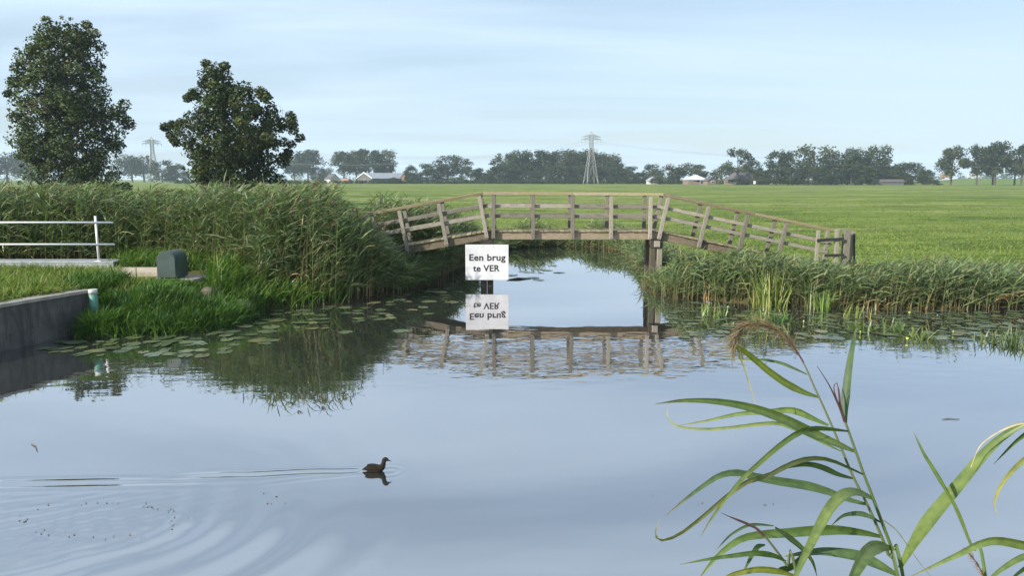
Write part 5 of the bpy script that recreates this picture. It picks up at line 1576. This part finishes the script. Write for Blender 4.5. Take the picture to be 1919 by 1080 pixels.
fore_leaf(B_, [(762, 470), (700, 442), (640, 415), (590, 408), (520, 415), (400, 424), (270, 452), (140, 474)], 34, YB, YB + .1, G1, G2, 0.35)
fore_leaf(B_, [(812, 575), (740, 540), (640, 490), (560, 462), (470, 466), (380, 478), (260, 486), (150, 474), (108, 430), (116, 382)], 20, YB, YB + .12, G1, (0.2, 0.22, 0.08), 0.3)
fore_leaf(B_, [(862, 686), (800, 668), (740, 640), (680, 626), (610, 632), (540, 655), (470, 690)], 30, YB, YB - .05, G3, G3, 0.9)
fore_leaf(B_, [(918, 792), (840, 772), (750, 738), (660, 716), (560, 700), (470, 682), (390, 664), (320, 676), (250, 720), (170, 780), (100, 840)], 46, YB, YB - .1, G1, G3, -0.4)
fore_leaf(B_, [(978, 922), (900, 904), (800, 893), (700, 896), (600, 905), (500, 912), (410, 930), (330, 985), (270, 1050), (240, 1090)], 52, YB, YB - .08, G1, G1, 0.45)
fore_leaf(B_, [(1040, 1078), (970, 1042), (890, 1008), (810, 992), (730, 984), (650, 992), (580, 1002)], 58, YB, YB + .05, G1, G3, -0.5)
gC = P(1480, 1080, Y=YC)
C_ = empty('reed_stalk', (gC.x + .3, YC + .05, 0.45), 'short near reed stalk with purple tip leaning left at the bottom edge', 'reed')
fore_stem(C_, [(640, 1110), (595, 1040), (548, 975), (500, 915), (470, 888)], 15, 8, YC, (0.09, 0.13, 0.04), (0.10, 0.10, 0.05))
fore_stem(C_, [(500, 915), (460, 882), (410, 862), (370, 845), (328, 825)], 13, 2, YC, PURP, PURP, False, 'closed_plume')
fore_leaf(C_, [(470, 890), (430, 868), (385, 850), (340, 832)], 14, YC, YC, PURP, (0.1, 0.07, 0.05), 0.5, 'leaf', 'bract')
fore_leaf(C_, [(590, 1022), (540, 998), (470, 988), (380, 998), (270, 1014), (160, 1035)], 30, YC, YC - .1, G1, G1, 0.4)
fore_leaf(C_, [(540, 878), (480, 872), (430, 878), (370, 912), (335, 945), (308, 975)], 16, YC + .02, YC + .03, G3, G3, 0.6)
fore_leaf(C_, [(545, 885), (600, 925), (650, 965), (695, 1020), (716, 1085)], 30, YC + .02, YC + .06, G3, G1, 0.5)
fore_leaf(C_, [(505, 955), (475, 962), (455, 990), (435, 1030), (415, 1070)], 26, YC, YC - .05, G1, G3, 0.3)
fore_leaf(C_, [(640, 1085), (560, 1062), (480, 1054), (400, 1068), (350, 1085), (280, 1130)], 34, YC, YC - .1, (0.22, 0.25, 0.05), (0.25, 0.25, 0.06), 0.2)
fore_leaf(C_, [(560, 1050), (610, 1040), (660, 1000), (700, 985)], 34, YC, YC + .08, G3, G3, -0.5)
# right-hand plants, rooted outside the frame
gD = P(1850, 1080, Y=1.35)
D_ = empty('reed_shoot', (gD.x + .2, 1.4, 0.45), 'slender young reed shoot rising alone toward the right', 'reed')
fore_stem(D_, [(1400, 1100), (1345, 970), (1275, 805), (1230, 722)], 16, 9, 1.35, (0.10, 0.17, 0.04), (0.10, 0.17, 0.04))
fore_leaf(D_, [(1262, 775), (1230, 718), (1190, 652), (1150, 588), (1126, 540), (1106, 496)], 20, 1.35, 1.38, G1, G1, 0.3)
fore_leaf(D_, [(1345, 968), (1290, 830), (1262, 770), (1240, 735)], 18, 1.345, 1.345, G2, G1, 0.1)
gE = P(2060, 1080, Y=1.3)
E_ = empty('reed_stalk', (gE.x + .3, 1.35, 0.45), 'reed stalk outside the right edge, its leaves arching into view', 'reed')
fore_stem(E_, [(1900, 1200), (1820, 1000), (1760, 800), (1700, 560), (1660, 400)], 17, 8, 1.3, (0.09, 0.13, 0.04), (0.10, 0.13, 0.05))
fore_leaf(E_, [(1690, 520), (1640, 470), (1560, 460), (1480, 482), (1410, 522), (1368, 565), (1338, 640)], 12, 1.3, 1.36, DRY, (0.5, 0.43, 0.3), 0.3, 'thin', 'dry_leaf')
fore_leaf(E_, [(1690, 480), (1620, 470), (1560, 505), (1500, 555), (1430, 628)], 24, 1.3, 1.4, G1, G1, 0.5)
fore_leaf(E_, [(1720, 560), (1640, 560), (1560, 604), (1500, 660), (1456, 720), (1434, 785), (1446, 832)], 26, 1.3, 1.2, G2, (0.3, 0.28, 0.1), 0.4)
fore_leaf(E_, [(1780, 960), (1660, 975), (1550, 955), (1450, 938), (1380, 950), (1300, 988), (1200, 1035), (1090, 1085)], 46, 1.3, 1.25, G2, G2, 0.3)
fore_leaf(E_, [(1800, 1000), (1680, 985), (1570, 1000), (1500, 1030), (1430, 1080), (1400, 1120)], 36, 1.3, 1.2, G1, G2, -0.3)
fore_leaf(E_, [(1820, 1050), (1700, 1020), (1600, 1030), (1530, 1070), (1480, 1120)], 30, 1.3, 1.25, G2, G1, 0.2)
plume(E_, [(1420, 1140), (1390, 1080), (1362, 1030), (1330, 985)], 1.5, 90, 0.25, 0.03, [(0.2, 0.13, 0.09), (0.28, 0.2, 0.13)], 0.3)

# ------------------------------------------------------------------ the air
hz = bpy.data.meshes.new('haze')
bm = bmesh.new(); bmesh.ops.create_cube(bm, size=1.0)
bmesh.ops.scale(bm, vec=(7400, 4700, 62), verts=bm.verts); bmesh.ops.translate(bm, vec=(0, 2150, 28.5), verts=bm.verts)
bm.to_mesh(hz); bm.free()
mh = bpy.data.materials.new('haze'); mh.use_nodes = True
hn, hl = mh.node_tree.nodes, mh.node_tree.links
hn.remove(hn['Principled BSDF'])
pv = hn.new('ShaderNodeVolumePrincipled')
pv.inputs['Color'].default_value = (0.70, 0.84, 1.0, 1)
pv.inputs['Density'].default_value = 0.00024
pv.inputs['Anisotropy'].default_value = 0.0
hl.new(pv.outputs[0], hn['Material Output'].inputs['Volume'])
mh.volume_intersection_method if False else None
hz.materials.append(mh)
tag(link('haze', hz), 'thin bluish haze over the meadow and far trees', kind='stuff')
